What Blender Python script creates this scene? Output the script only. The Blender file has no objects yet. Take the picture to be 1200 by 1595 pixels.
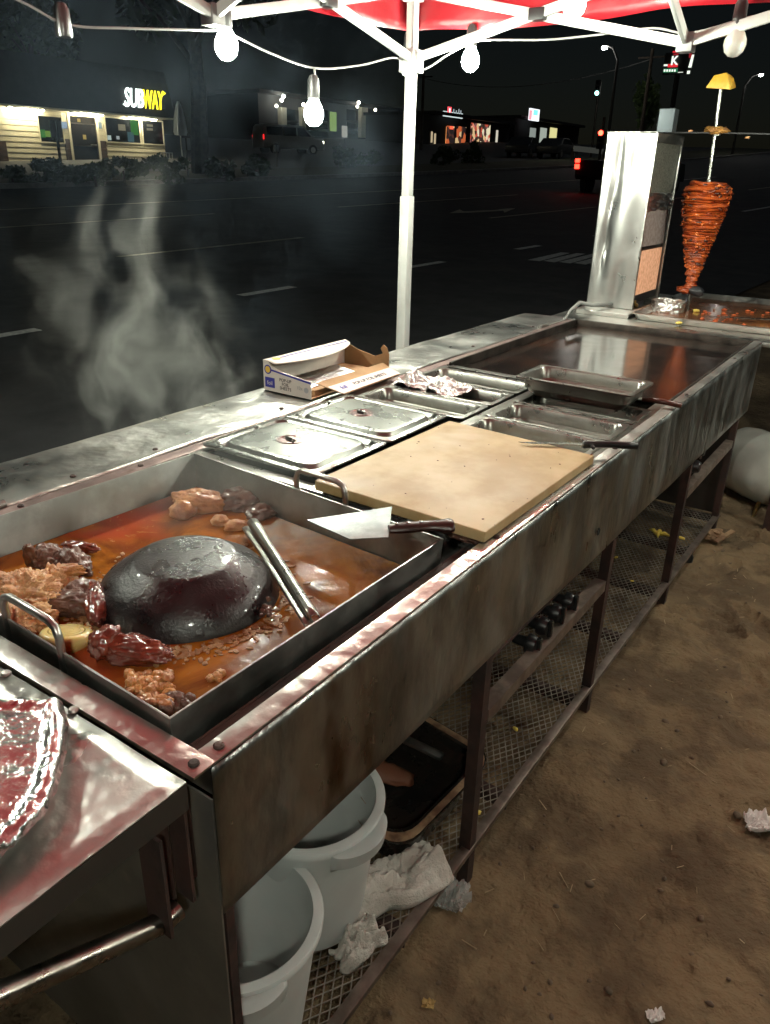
import bpy, bmesh, math, random
from mathutils import Vector, Matrix, noise
R = math.radians
sc = bpy.context.scene
rnd = random.Random(7)

# ---------------------------------------------------------------- camera
CAM = Vector((0, 0, 1.33))
PPX, PPY, FPX = 600.0, 797.5, 1195.0
AX = Vector((0.82167745, 0.24675607, -0.51376806))    # the cart's cross axis seen by the camera (right, down, forward)
AY = Vector((0.56951729, -0.32023469, 0.75703355))    # the cart's long axis
AZ = AX.cross(AY)
cam_d = bpy.data.cameras.new('camera'); cam = bpy.data.objects.new('camera', cam_d)
sc.collection.objects.link(cam); sc.camera = cam
right = Vector((AX[0], AY[0], AZ[0])); down = Vector((AX[1], AY[1], AZ[1])); fwd = Vector((AX[2], AY[2], AZ[2]))
m = Matrix.Identity(4)
for i in range(3):
    m[i][0] = right[i]; m[i][1] = -down[i]; m[i][2] = -fwd[i]; m[i][3] = CAM[i]
cam.matrix_world = m
cam_d.sensor_fit = 'VERTICAL'; cam_d.sensor_height = 36.0
cam_d.lens = 36.0 * FPX / 1595.0
cam_d.clip_start = 0.02; cam_d.clip_end = 2000

# ---------------------------------------------------------------- night sky, a faint sun lamp added as fill for the lane markings, exposure
w = bpy.data.worlds.new('World'); sc.world = w; w.use_nodes = True
nt = w.node_tree; bg = nt.nodes['Background']
sky = nt.nodes.new('ShaderNodeTexSky'); sky.sky_type = 'NISHITA'; sky.sun_disc = False
sky.sun_elevation = R(12); sky.sun_rotation = R(150)
hs = nt.nodes.new('ShaderNodeHueSaturation'); hs.inputs['Saturation'].default_value = 0.9
nt.links.new(sky.outputs[0], hs.inputs['Color']); nt.links.new(hs.outputs[0], bg.inputs[0])
bg.inputs[1].default_value = 0.0007
sun_d = bpy.data.lights.new('road_fill', 'SUN'); sun_d.energy = 0.055; sun_d.angle = R(0.5); sun_d.color = (0.8, 0.9, 1)  # no moon here: added fill that lifts the lane markings out of the dark
sun = bpy.data.objects.new('road_fill', sun_d); sc.collection.objects.link(sun)
sun.rotation_euler = (R(40), 0, R(150))
sc.view_settings.view_transform = 'Standard'; sc.view_settings.look = 'None'
sc.view_settings.exposure = 0.55; sc.view_settings.gamma = 1.0
sc.view_settings.use_curve_mapping = False
cy = sc.cycles
cy.use_denoising = True
cy.use_light_tree = True
cy.use_adaptive_sampling = True; cy.adaptive_threshold = 0.03; cy.adaptive_min_samples = 16
cy.max_bounces = 6; cy.diffuse_bounces = 3; cy.glossy_bounces = 4; cy.transmission_bounces = 4
cy.volume_bounces = 0; cy.transparent_max_bounces = 12
cy.sample_clamp_indirect = 4.0; cy.sample_clamp_direct = 0
cy.caustics_reflective = False; cy.caustics_refractive = False
cy.volume_step_rate = 1.0; cy.volume_max_steps = 64

# ---------------------------------------------------------------- a pixel gives a direction; the surface gives the distance
def ray(px, py):
    c = Vector((px - PPX, py - PPY, FPX))
    return Vector((AX.dot(c), AY.dot(c), AZ.dot(c)))
def onX(px, py, x): r = ray(px, py); return CAM + r * (x / r.x)
def onY(px, py, y): r = ray(px, py); return CAM + r * (y / r.y)
def onZ(px, py, z=0.78): r = ray(px, py); return CAM + r * ((z - CAM.z) / r.z)
def gz(x, y):
    s = -.56 * x + .83 * y - 1.0
    if s <= 0: return 0.0
    if s < 4: return .033 * s * s / 8
    z = .033 * (s - 2)
    if s > 20:
        q = min(s, 95.0) - 20
        z += .0003 * q * q
        if s > 95: z = .033 * 93 + .0003 * 5625
    return z
def G(px, py):
    r = ray(px, py); r = r / math.hypot(r.x, r.y)
    t0, t1 = 0.3, 0.3
    while t1 < 400:
        p = CAM + r * t1
        if p.z <= gz(p.x, p.y): break
        t0 = t1; t1 *= 1.03
    for _ in range(30):
        t = (t0 + t1) / 2; p = CAM + r * t
        if p.z <= gz(p.x, p.y): t1 = t
        else: t0 = t
    p = CAM + r * t1
    return Vector((p.x, p.y, gz(p.x, p.y)))
def atdist(px, py, dist):
    r = ray(px, py); return CAM + r * (dist / math.hypot(r.x, r.y))

# ---------------------------------------------------------------- mesh helpers
ORG = {}
def tag(o, label=None, cat=None, group=None, kind=None):
    if label: o['label'] = label
    if cat: o['category'] = cat
    if group: o['group'] = group
    if kind: o['kind'] = kind
    return o
def T(name, label, cat, loc=(0, 0, 0), group=None, rz=0.0):
    o = bpy.data.objects.new(name, None); sc.collection.objects.link(o)
    o.location = loc; o.rotation_euler = (0, 0, rz); o.empty_display_size = .05
    ORG[o.name] = Vector(loc) if rz == 0 else Vector((0, 0, 0))
    return tag(o, label, cat, group)

class MB:
    def __init__(s): s.v = []; s.f = []
    def add(s, vs, fs):
        b = len(s.v); s.v += [Vector(p) for p in vs]; s.f += [tuple(i + b for i in q) for q in fs]; return s
    def box(s, x0, x1, y0, y1, z0, z1):
        vs = [(x, y, z) for z in (z0, z1) for y in (y0, y1) for x in (x0, x1)]
        return s.add(vs, [(0, 2, 3, 1), (4, 5, 7, 6), (0, 1, 5, 4), (2, 6, 7, 3), (0, 4, 6, 2), (1, 3, 7, 5)])
    def frame(s, p, q, up=(0, 0, 1)):
        d = (Vector(q) - Vector(p)).normalized(); u = Vector(up)
        if abs(d.dot(u)) > .98: u = Vector((1, 0, 0))
        a = d.cross(u).normalized(); b = a.cross(d).normalized()
        return d, a, b
    def bar(s, p, q, w, h, up=(0, 0, 1)):
        p = Vector(p); q = Vector(q); d, a, b = s.frame(p, q, up)
        vs = []
        for c in (p, q):
            for i, j in ((-1, -1), (1, -1), (1, 1), (-1, 1)): vs.append(c + a * (i * w / 2) + b * (j * h / 2))
        return s.add(vs, [(0, 1, 2, 3), (7, 6, 5, 4), (0, 4, 5, 1), (1, 5, 6, 2), (2, 6, 7, 3), (3, 7, 4, 0)])
    def tube(s, path, r, n=10, cap=True):
        path = [Vector(p) for p in path]; m = len(path)
        rs = r if isinstance(r, (list, tuple)) else [r] * m
        d0 = (path[1] - path[0]).normalized()
        a = d0.orthogonal().normalized(); vs = []
        for i, p in enumerate(path):
            t = ((path[min(i + 1, m - 1)] - path[max(i - 1, 0)])).normalized()
            a = (a - t * a.dot(t)).normalized(); b = t.cross(a)
            for k in range(n):
                g = 2 * math.pi * k / n
                vs.append(p + (a * math.cos(g) + b * math.sin(g)) * rs[i])
        fs = []
        for i in range(m - 1):
            for k in range(n):
                k2 = (k + 1) % n
                fs.append((i * n + k, i * n + k2, (i + 1) * n + k2, (i + 1) * n + k))
        if cap: fs.append(tuple(reversed(range(n)))); fs.append(tuple((m - 1) * n + k for k in range(n)))
        return s.add(vs, fs)
    def lathe(s, prof, n=24, c=(0, 0, 0), axis=None, rfun=None):
        c = Vector(c); vs = []; fs = []
        M = Matrix.Identity(3) if axis is None else Vector((0, 0, 1)).rotation_difference(Vector(axis)).to_matrix()
        for i, (r, z) in enumerate(prof):
            for k in range(n):
                g = 2 * math.pi * k / n
                rr = r * (rfun(g, i) if rfun else 1)
                vs.append(c + M @ Vector((rr * math.cos(g), rr * math.sin(g), z)))
        for i in range(len(prof) - 1):
            for k in range(n):
                k2 = (k + 1) % n
                fs.append((i * n + k, i * n + k2, (i + 1) * n + k2, (i + 1) * n + k))
        if prof[0][0] > 1e-6: fs.append(tuple(reversed(range(n))))
        if prof[-1][0] > 1e-6: fs.append(tuple((len(prof) - 1) * n + k for k in range(n)))
        return s.add(vs, fs)
    def grid(s, fn, nu, nv):
        vs = [fn(i / nu, j / nv) for j in range(nv + 1) for i in range(nu + 1)]
        fs = [(j * (nu + 1) + i, j * (nu + 1) + i + 1, (j + 1) * (nu + 1) + i + 1, (j + 1) * (nu + 1) + i) for j in range(nv) for i in range(nu)]
        return s.add(vs, fs)
    def prism(s, pts, off):
        n = len(pts); off = Vector(off); vs = [Vector(p) for p in pts] + [Vector(p) + off for p in pts]
        fs = [tuple(reversed(range(n))), tuple(range(n, 2 * n))] + [(i, (i + 1) % n, n + (i + 1) % n, n + i) for i in range(n)]
        return s.add(vs, fs)
    def blob(s, c, rad, rot=(0, 0, 0), amp=.25, freq=2.0, seed=0, sub=4, fine=0.0, pinch=None):
        bm = bmesh.new(); bmesh.ops.create_icosphere(bm, subdivisions=sub, radius=1)
        from mathutils import Euler
        M = Euler(rot).to_matrix(); c = Vector(c); off = Vector((seed * 3.7, seed * 1.3, seed * 2.1)); vs = []
        for v in bm.verts:
            p = v.co.normalized()
            d = 1 + amp * noise.fractal(p * freq + off, 1.0, 2.1, 4)
            if fine: d += fine * (abs(noise.noise(p * freq * 3.1 + off)) * 1.6 + .6 * noise.noise(p * freq * 7 + off) - .4)
            p = p * d
            if pinch: p = pinch(p)
            vs.append(c + M @ Vector((p.x * rad[0], p.y * rad[1], p.z * rad[2])))
        fs = [tuple(v.index for v in f.verts) for f in bm.faces]; bm.free()
        return s.add(vs, fs)
    def move(s, M):
        s.v = [M @ p for p in s.v]; return s
    def build(s, name, mat, parent=None, smooth=False, bevel=0, seg=2, org=None, ang=35, solid=0, sub=0, local=False):
        if org is None:
            org = ORG.get(parent.name, Vector((0, 0, 0))) if parent else Vector((0, 0, 0))
            if local: org = Vector((0, 0, 0))
        org = Vector(org)
        me = bpy.data.meshes.new(name); me.from_pydata([p - org for p in s.v], [], s.f); me.validate()
        if bevel or True:
            bm = bmesh.new(); bm.from_mesh(me)
            bmesh.ops.recalc_face_normals(bm, faces=bm.faces) if not solid else None
            if bevel:
                es = [e for e in bm.edges if len(e.link_faces) == 2 and e.calc_face_angle(0) > R(30)]
                bmesh.ops.bevel(bm, geom=es, offset=bevel, segments=seg, affect='EDGES', profile=.6, clamp_overlap=True)
            bm.to_mesh(me); bm.free()
        o = bpy.data.objects.new(name, me); sc.collection.objects.link(o)
        if mat: me.materials.append(mat)
        if smooth or bevel:
            me.shade_smooth()
            if smooth != 'all':
                me.set_sharp_from_angle(angle=R(ang))
        if solid:
            md = o.modifiers.new('thickness', 'SOLIDIFY'); md.thickness = solid; md.offset = 0
        if sub:
            md = o.modifiers.new('smooth', 'SUBSURF'); md.levels = sub; md.render_levels = sub
        if parent:
            o.parent = parent; ORG[o.name] = org
        else:
            o.location = org; ORG[o.name] = org
        return o
def dup(o, parent=None):
    c = o.copy(); sc.collection.objects.link(c); c.parent = parent
    ORG[c.name] = ORG.get(o.name, Vector())
    for ch in list(o.children): dup(ch, c)
    return c
def text_mb(txt, size, M, ext=.002, shear=0.0, bold=0.0, align='CENTER', space=1.0):
    cu = bpy.data.curves.new('t', 'FONT'); cu.body = txt; cu.size = size; cu.extrude = ext; cu.shear = shear
    cu.offset = bold; cu.align_x = align; cu.align_y = 'CENTER'; cu.space_character = space; cu.resolution_u = 3
    ob = bpy.data.objects.new('t', cu); sc.collection.objects.link(ob)
    dg = bpy.context.evaluated_depsgraph_get(); me = bpy.data.meshes.new_from_object(ob.evaluated_get(dg))
    b = MB(); b.add([M @ v.co for v in me.vertices], [tuple(p.vertices) for p in me.polygons])
    bpy.data.objects.remove(ob); bpy.data.curves.remove(cu); bpy.data.meshes.remove(me)
    return b
def basis(o, ux, uy):
    ux = Vector(ux).normalized(); uy = Vector(uy).normalized(); uz = ux.cross(uy)
    M = Matrix.Identity(4)
    for i in range(3): M[i][0] = ux[i]; M[i][1] = uy[i]; M[i][2] = uz[i]; M[i][3] = o[i]
    return M

# ---------------------------------------------------------------- materials
MATS = {}
def PM(name, c1, c2=None, scale=8.0, rough=.5, rough2=None, metal=0.0, bump=0.0, bscale=30.0, bdist=.01, detail=5,
       stretch=(1, 1, 1), c3=None, spots=None, sss=0, trans=0, coat=0, spec=.5, lo=.35, hi=.65, bump2=None, alpha=1, emit=None, aniso=0, sssr=(.01, .004, .002)):
    if name in MATS: return MATS[name]
    m = bpy.data.materials.new(name); m.use_nodes = True; MATS[name] = m
    n = m.node_tree.nodes; l = m.node_tree.links; b = n['Principled BSDF']
    tc = n.new('ShaderNodeTexCoord'); mp = n.new('ShaderNodeMapping'); mp.inputs['Scale'].default_value = stretch
    l.new(tc.outputs['Object'], mp.inputs[0])
    def nz(sc_, det=detail, rg=.6, dist=0.0):
        t = n.new('ShaderNodeTexNoise'); t.inputs['Scale'].default_value = sc_; t.inputs['Detail'].default_value = det
        t.inputs['Roughness'].default_value = rg; t.inputs['Distortion'].default_value = dist; l.new(mp.outputs[0], t.inputs['Vector']); return t
    def ramp(src, a, b_):
        r = n.new('ShaderNodeMapRange'); r.inputs['From Min'].default_value = a; r.inputs['From Max'].default_value = b_; r.interpolation_type = 'SMOOTHSTEP'
        l.new(src, r.inputs['Value']); return r.outputs[0]
    def mix(f, a, b_):
        x = n.new('ShaderNodeMix'); x.data_type = 'RGBA'
        l.new(f, x.inputs['Factor'])
        for k, val in ((6, a), (7, b_)):
            if isinstance(val, tuple): x.inputs[k].default_value = (*val, 1)
            else: l.new(val, x.inputs[k])
        return x.outputs[2]
    col = None; t = None
    if c2 is not None:
        t = nz(scale); fac = ramp(t.outputs[0], lo, hi); col = mix(fac, c1, c2)
        if c3 is not None:
            t3 = nz(scale * .31, 4, .6, .6); col = mix(ramp(t3.outputs[0], spots[0] if spots else .55, spots[1] if spots else .7), col, c3)
        l.new(col, b.inputs['Base Color'])
    else: b.inputs['Base Color'].default_value = (*c1, 1)
    b.inputs['Roughness'].default_value = rough
    if rough2 is not None:
        tr = nz(scale * 1.7, 4); r = n.new('ShaderNodeMapRange'); l.new(tr.outputs[0], r.inputs['Value'])
        r.inputs['From Min'].default_value = .3; r.inputs['From Max'].default_value = .7
        r.inputs['To Min'].default_value = rough; r.inputs['To Max'].default_value = rough2; l.new(r.outputs[0], b.inputs['Roughness'])
    b.inputs['Metallic'].default_value = metal; b.inputs['Specular IOR Level'].default_value = spec
    if sss: b.inputs['Subsurface Weight'].default_value = sss; b.inputs['Subsurface Radius'].default_value = sssr; b.inputs['Subsurface Scale'].default_value = 1.0
    if trans: b.inputs['Transmission Weight'].default_value = trans
    if coat: b.inputs['Coat Weight'].default_value = coat; b.inputs['Coat Roughness'].default_value = .08
    if alpha < 1: b.inputs['Alpha'].default_value = alpha
    if emit: b.inputs['Emission Color'].default_value = (*emit[0], 1); b.inputs['Emission Strength'].default_value = emit[1]
    nrm = None
    for bb in ([(bump, bscale, bdist)] if bump else []) + (bump2 or []):
        tb = nz(bb[1], 4); bp = n.new('ShaderNodeBump'); bp.inputs['Strength'].default_value = bb[0]; bp.inputs['Distance'].default_value = bb[2]
        l.new(tb.outputs[0], bp.inputs['Height'])
        if nrm: l.new(nrm, bp.inputs['Normal'])
        nrm = bp.outputs[0]
    if nrm: l.new(nrm, b.inputs['Normal'])
    return m
def EM(name, col, strength):
    if name in MATS: return MATS[name]
    m = bpy.data.materials.new(name); m.use_nodes = True; MATS[name] = m
    n = m.node_tree.nodes; l = m.node_tree.links; n.clear()
    e = n.new('ShaderNodeEmission'); e.inputs[0].default_value = (*col, 1); e.inputs[1].default_value = strength
    o = n.new('ShaderNodeOutputMaterial'); l.new(e.outputs[0], o.inputs[0]); return m

STEEL = PM('brushed_steel', (.56, .55, .52), (.44, .43, .41), 5, .26, .42, 1, .12, 7, .02, bump2=[(.06, 160, .002)])
STEEL_TOP = PM('worn_sheet_steel', (.66, .66, .63), (.55, .54, .51), 4, .24, .46, 1, .55, 5, .03, c3=(.44, .41, .38), spots=(.58, .78), bump2=[(.22, 22, .008), (.06, 220, .002)])
STEEL_APRON = PM('stained_sheet_steel', (.40, .41, .40), (.19, .195, .19), 7, .24, .52, 1, .5, 6, .025, stretch=(1, 1, .45), lo=.40, hi=.62, detail=9, c3=(.13, .085, .055), spots=(.60, .70), bump2=[(.45, 16, .012), (.2, 60, .004)])
STEEL_PAN = PM('pan_steel', (.46, .47, .45), (.30, .30, .28), 9, .30, .5, 1, .10, 30, .003, c3=(.20, .17, .13), spots=(.58, .75))
STEEL_LID = PM('polished_lid_steel', (.30, .31, .29), (.235, .24, .22), 6, .22, .34, 1, .10, 9, .01)
STEEL_TRAY = PM('insert_pan_steel', (.36, .355, .33), (.27, .265, .24), 12, .24, .40, 1, .05, 40, .003)
IRON = PM('rusty_angle_iron', (.075, .04, .033), (.04, .028, .026), 14, .5, .75, .4, .2, 60, .003)
IRON_PINK = PM('pink_sheen_angle_iron', (.42, .31, .29), (.30, .22, .21), 16, .32, .5, .85, .15, 50, .003, c3=(.16, .09, .07), spots=(.6, .75))  # pink reflection of the red canopy put into the base colour
MESHM = PM('expanded_metal', (.30, .27, .23), (.15, .13, .11), 12, .45, .65, .7)
BLACK = PM('black_plastic', (.012, .012, .013), None, rough=.38)
RUBBER = PM('grey_rubber_hose', (.22, .22, .21), None, rough=.5)
WHITEPAINT = PM('white_powder_coat', (.46, .47, .45), (.40, .41, .39), 10, .4, .55)
BRASS = PM('brass', (.55, .38, .14), (.35, .24, .1), 30, .3, .45, 1)
# ================================================================ the setting: dirt, road, verge, parking lot
def fn2(x, y, s=1.0, o=0.0): return noise.noise(Vector((x * s + o, y * s - o, o * .7)))
prints = []
pr = random.Random(3)
for _ in range(46):
    prints.append((pr.uniform(-.42, 1.0), pr.uniform(.5, 3.6), pr.uniform(0, 6.28), pr.uniform(.10, .13), pr.uniform(.012, .022)))
def dirt_h(x, y):
    h = .022 * fn2(x, y, 2.1, 3) + .018 * fn2(x, y, 6.3, 9) + .012 * abs(fn2(x, y, 13, 5)) + .006 * fn2(x, y, 31, 1)
    for (cx, cy_, a, L, d) in prints:
        dx, dy = x - cx, y - cy_
        if dx * dx + dy * dy > .05: continue
        u = dx * math.cos(a) + dy * math.sin(a); v = -dx * math.sin(a) + dy * math.cos(a)
        wv = .045 * (1 + .25 * math.sin(u * 14))
        q = (u / L) ** 2 + (v / wv) ** 2
        if q < 1: h -= d * min(1, (1 - q) * 3) - .0022 * math.sin(u * 220) * (1 if q < .8 else 0)
        elif q < 1.7: h += d * .55 * (1 - abs(q - 1.3) / .4)
    return h
def lin(a, b, n): return [a + (b - a) * i / n for i in range(n)]
gx = [-400, -300, -220, -160, -120, -95, -80, -70, -60] + lin(-52, -6, 23) + lin(-6, -1.0, 14) + lin(-1.0, 1.1, 175) + lin(1.1, 6, 12) + [6, 10, 20, 40, 80, 150]
gy = [-150, -90, -50, -25, -12, -6, -3] + lin(-1.5, .4, 8) + lin(.4, 4.4, 320) + lin(4.4, 10, 16) + lin(10, 100, 46) + [100, 120, 150, 200, 300, 420]
def ground_pt(x, y):
    z = gz(x, y)
    if -1.0 <= x <= 1.1 and .4 <= y <= 4.4:
        fd = min(1, (x + 1.0) / .2, (1.1 - x) / .1, (y - .4) / .1, (4.4 - y) / .3)
        z += max(0, fd) * dirt_h(x, y)
    elif x < -2.6 + .066 * y: z -= .18
    return (x, y, z)
b = MB(); nx, ny = len(gx), len(gy)
b.v = [Vector(ground_pt(x, y)) for y in gy for x in gx]
b.f = [(j * nx + i, j * nx + i + 1, (j + 1) * nx + i + 1, (j + 1) * nx + i) for j in range(ny - 1) for i in range(nx - 1)]
DIRT = PM('packed_dirt', (.20, .14, .08), (.12, .084, .050), 5, .85, .95, 0, .8, 45, .012, detail=8, c3=(.085, .058, .036), spots=(.52, .70), spec=.25, bump2=[(.7, 14, .03), (.5, 160, .003), (.3, 400, .001)], lo=.42, hi=.58)
tag(b.build('dirt_ground', DIRT, smooth='all'), kind='structure')

def strip(v0, v1, y0, y1, lift, nu, nv, skew=.066):
    return MB().grid(lambda a, c: (lambda yy: (lambda xx: (xx, yy, gz(xx, yy) + lift))(v0 + (v1 - v0) * a + skew * yy))(y0 + (y1 - y0) * c), nu, nv)
ASPH = PM('asphalt', (.040, .041, .043), (.026, .027, .029), 3, .75, .9, 0, .5, 260, .004, detail=8, c3=(.05, .05, .05), spots=(.5, .7), bump2=[(.4, 90, .004)])
road = tag(strip(-23.0, -2.35, -40, 100, .02, 40, 120).build('road', ASPH, smooth='all'), kind='structure')
PAINT = PM('road_paint', (.75, .75, .70), (.50, .50, .47), 25, .6, .8, 0, .2, 120, .002)
PAINTY = PM('worn_yellow_paint', (.55, .50, .36), (.34, .31, .24), 20, .7, .8, 0, .2, 120, .002)
def mark(v, wid, y0, y1, mt=PAINT):
    o = strip(v - wid / 2, v + wid / 2, y0, y1, .026, 1, max(2, int((y1 - y0) * 2))).build('lane_marking', mt, road); return o
for y0, y1 in ((.6, 1.0), (2.7, 3.53), (5.66, 6.40), (8.45, 9.2), (11.15, 11.85), (13.9, 14.6), (16.7, 17.4), (19.5, 20.2), (22.8, 27.0)): mark(-6.02, .12, y0, y1)
for y0, y1 in ((6.6, 10.0), (15.7, 21.0), (26.0, 31), (35.0, 42.8)): mark(-9.18, .10, y0, y1, PAINTY)
mark(-13.1, .10, 15.5, 24, PAINTY); mark(-13.4, .1, 4, 12, PAINTY); mark(-16.6, .12, 2, 40, PAINTY)
mark(-13.8, .12, 40.8, 46)
def mark_poly(pts, mt=PAINT):
    b = MB(); b.add([(x, y, gz(x, y) + .027) for x, y in pts], [tuple(range(len(pts)))]); return b.build('lane_marking', mt, road)
P2 = lambda *q: [(G(x, y).x, G(x, y).y) for x, y in q]
mark_poly(P2((700, 334), (716, 328), (722, 331), (770, 329), (786, 327), (803, 326), (786, 333), (784, 330), (735, 333)), PAINTY)
for k in range(5):
    x0 = 822 + k * 24
    mark_poly(P2((x0, 408 + k * 1.6), (x0 + 52, 396 + k * 1.2), (x0 + 66, 397 + k * 1.2), (x0 + 18, 410 + k * 1.8)))
KERB = PM('kerb_concrete', (.28, .27, .25), (.2, .19, .18), 4, .8, .9, 0, .3, 40, .005)
b = MB(); ys = lin(-40, 100, 90) + [100]
for i in range(len(ys) - 1):
    y0, y1 = ys[i], ys[i + 1]
    q = [(x, y, gz(x, y) + h) for y in (y0, y1) for x, h in ((-23.3 + .066 * y, -.2), (-23.0 + .066 * y, -.2), (-23.3 + .066 * y, .15), (-23.0 + .066 * y, .15))]
    b.add(q, [(2, 3, 7, 6), (1, 5, 7, 3), (0, 2, 6, 4)])
tag(b.build('kerb', KERB), kind='structure')
VERGE = PM('dark_grass_verge', (.035, .045, .018), (.06, .05, .03), 2, .9, .95, 0, .6, 30, .03)
tag(strip(-28.5, -23.3, -40, 100, .14, 8, 90).build('verge', VERGE, smooth='all'), kind='structure')
LOT = PM('parking_lot_asphalt', (.06, .06, .058), (.045, .045, .045), 2, .8, .9, 0, .3, 60, .004)
tag(strip(-90, -28.5, -40, 100, .06, 40, 90).build('parking_lot', LOT, smooth='all'), kind='structure')

# ================================================================ foliage
LEAF = PM('dark_foliage', (.045, .075, .025), (.02, .04, .015), 3, .6, .7)
LEAFL = PM('pale_foliage', (.07, .11, .035), (.04, .07, .02), 3, .6, .7)
BARK = PM('bark', (.07, .055, .04), (.04, .03, .025), 6, .9, .95, 0, .6, 20, .03)
def leaves(c, rad, n, size, rr, clumps=14):
    b = MB(); c = Vector(c); cl = []
    for _ in range(clumps):
        while 1:
            p = Vector((rr.uniform(-1, 1), rr.uniform(-1, 1), rr.uniform(-1, 1)))
            if p.length < 1: break
        cl.append((Vector((p.x * rad[0], p.y * rad[1], p.z * rad[2])), rr.uniform(.28, .5)))
    for i in range(n):
        cc, cr = cl[i % clumps]
        d = Vector((rr.gauss(0, 1), rr.gauss(0, 1), rr.gauss(0, 1))).normalized() * cr * rr.uniform(.6, 1.05)
        p = c + cc + Vector((d.x * rad[0], d.y * rad[1], d.z * rad[2]))
        u = Vector((rr.gauss(0, 1), rr.gauss(0, 1), rr.gauss(0, 1))).normalized(); v = u.orthogonal().normalized(); s = size * rr.uniform(.6, 1.3)
        b.add([p - u * s, p + v * s * .45, p + u * s, p - v * s * .45], [(0, 1, 2, 3)])
    return b
def tree(base, h, cr, label, seed, n=2600, leaf=.22, tr=.22, lf=LEAF, grp='trees across the road'):
    rr = random.Random(seed); base = Vector(base); t = T('tree', label, 'tree', base, grp)
    b = MB(); top = base + Vector((rr.uniform(-.3, .3), rr.uniform(-.3, .3), h * .72))
    b.tube([base - Vector((0, 0, .3)), base + (top - base) * .35 + Vector((.08, .05, 0)), base + (top - base) * .7, top], [tr * 1.25, tr, tr * .7, tr * .25], 9)
    for k in range(7):
        a = k * 2.4 + rr.random(); st = base + (top - base) * rr.uniform(.45, .8)
        b.tube([st, st + Vector((math.cos(a) * cr * .35, math.sin(a) * cr * .35, h * .12)), st + Vector((math.cos(a) * cr * .7, math.sin(a) * cr * .7, h * .2))], [tr * .4, tr * .25, tr * .1], 6)
    b.build('trunk', BARK, t, smooth=True)
    leaves(base + Vector((0, 0, h * .75)), (cr, cr, h * .33), n, leaf, rr, 22).build('crown', lf, t)
    return t
SHRUBS = ['low dark shrub before the plain clapboard end of the sandwich shop', 'rounded shrub before the small window of the sandwich shop', 'low shrub beside the sign post before the shop door', 'shrub before the glass door of the sandwich shop', 'widest shrub of the row, before the double window of the sandwich shop', 'shrub between the closed umbrella and the thick tree trunk', 'shrub next to the thick tree trunk on its parking lot side', 'shrub between the thick tree trunk and the grey van', 'shrub beside the small pale sign before the office building', 'shrub before the blue white lit window of the office building'] + ['dark shrub on the verge before the store with the red doorway'] * 2
def shrub(px, py, wid, hgt, seed):
    rr = random.Random(seed); p = G(px, py); p.z += .1
    t = T('shrub', SHRUBS[seed - 40], 'shrub', p, 'shrubs along the far verge')
    MB().tube([p - Vector((0, 0, .2)), p + Vector((0, 0, hgt * .5))], [.05, .03], 6).build('stem', BARK, t)
    leaves(p + Vector((0, 0, hgt * .5)), (wid / 2, wid / 2, hgt * .5), 900, .09, rr, 12).build('foliage', LEAF, t)
for i, (px, py, wd, hg) in enumerate(((22, 292, 1.0, .5), (74, 292, .95, .72), (110, 292, 1.0, .45), (150, 292, 1.2, .62), (195, 291, 1.5, .72), (264, 288, 1.25, .75), (350, 284, 1.0, .75), (398, 280, 1.0, .8), (540, 266, 1.3, 1.0), (575, 264, 1.2, .9), (690, 262, 1.4, 1.0), (735, 258, 1.5, 1.1))):
    shrub(px, py, wd, hg, 40 + i)

# ================================================================ the sandwich shop across the road
XS = -39.4
def F(px, py, x=XS): p = onX(px, py, x); return p.y, p.z
SIDING = PM('cream_siding', (.62, .56, .40), (.56, .50, .36), 3, .6, .7)
TRIM = PM('cream_trim', (.68, .62, .46), None, rough=.55)
DARKROOF = PM('dark_mansard_roof', (.03, .028, .028), (.02, .02, .02), 2, .85, .9)
GLASS = PM('dark_window_glass', (.008, .009, .010), None, rough=.08)
BRICK = PM('dark_brick', (.085, .05, .04), (.05, .032, .028), 5, .8, .9)
MORTAR = PM('mortar', (.10, .09, .08), None, rough=.9)
ALU = PM('dark_aluminium', (.06, .055, .05), None, rough=.4, metal=.8)
yb0, yb1 = 18.0, F(257, 230)[0]; zb = 1.15; ze = 3.98
shop = T('sandwich_shop', 'cream clapboard sandwich shop with dark roof and lit white and yellow sign', 'shop', (XS, 28, zb))
MB().box(XS - 9, XS - .06, yb0, yb1, zb, ze + .1).build('wall', PM('shop_backing', (.3, .27, .2), None, rough=.8), shop)
b = MB(); b.prism([(XS + .9, yb0 - .4, ze), (XS + .9, yb1 + .3, ze), (XS + .55, yb1 - .1, ze + 2.3), (XS + .55, yb0 - .4, ze + 2.3)], (-9.5, 0, 0))
b.build('roof', DARKROOF, shop)
b = MB(); b.box(XS - .3, XS + .85, yb0 - .3, yb1 + .2, ze - .06, ze - .005); b.build('soffit', TRIM, shop)
yw0, yw1 = F(61, 200)[0], F(97, 200)[0]; zw0, zw1 = F(75, 221)[1], F(75, 178)[1]
yd0, yd1 = F(111, 215)[0], F(151, 215)[0]; zd0, zd1 = zb, F(130, 182)[1]
yv0, yv1 = F(165, 203)[0], F(217, 203)[0]; yv2, yv3 = F(222, 203)[0], F(253, 203)[0]; zv0, zv1 = F(200, 222)[1], F(200, 186)[1]
yp0, yp1 = F(100, 215)[0], F(111, 215)[0]; yq0, yq1 = F(152, 215)[0], F(164, 215)[0]
nb = 11; hb = (ze - .12 - zb) / nb
def board(y0, y1, z0, z1):
    if y1 - y0 < .05 or z1 - z0 < .02: return
    MB().prism([(XS - .05, y0, z0), (XS + .035, y0, z0), (XS + .012, y0, z1 - .012), (XS - .05, y0, z1 - .012)], (0, y1 - y0, 0)).build('siding_board', SIDING, shop)
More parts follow.
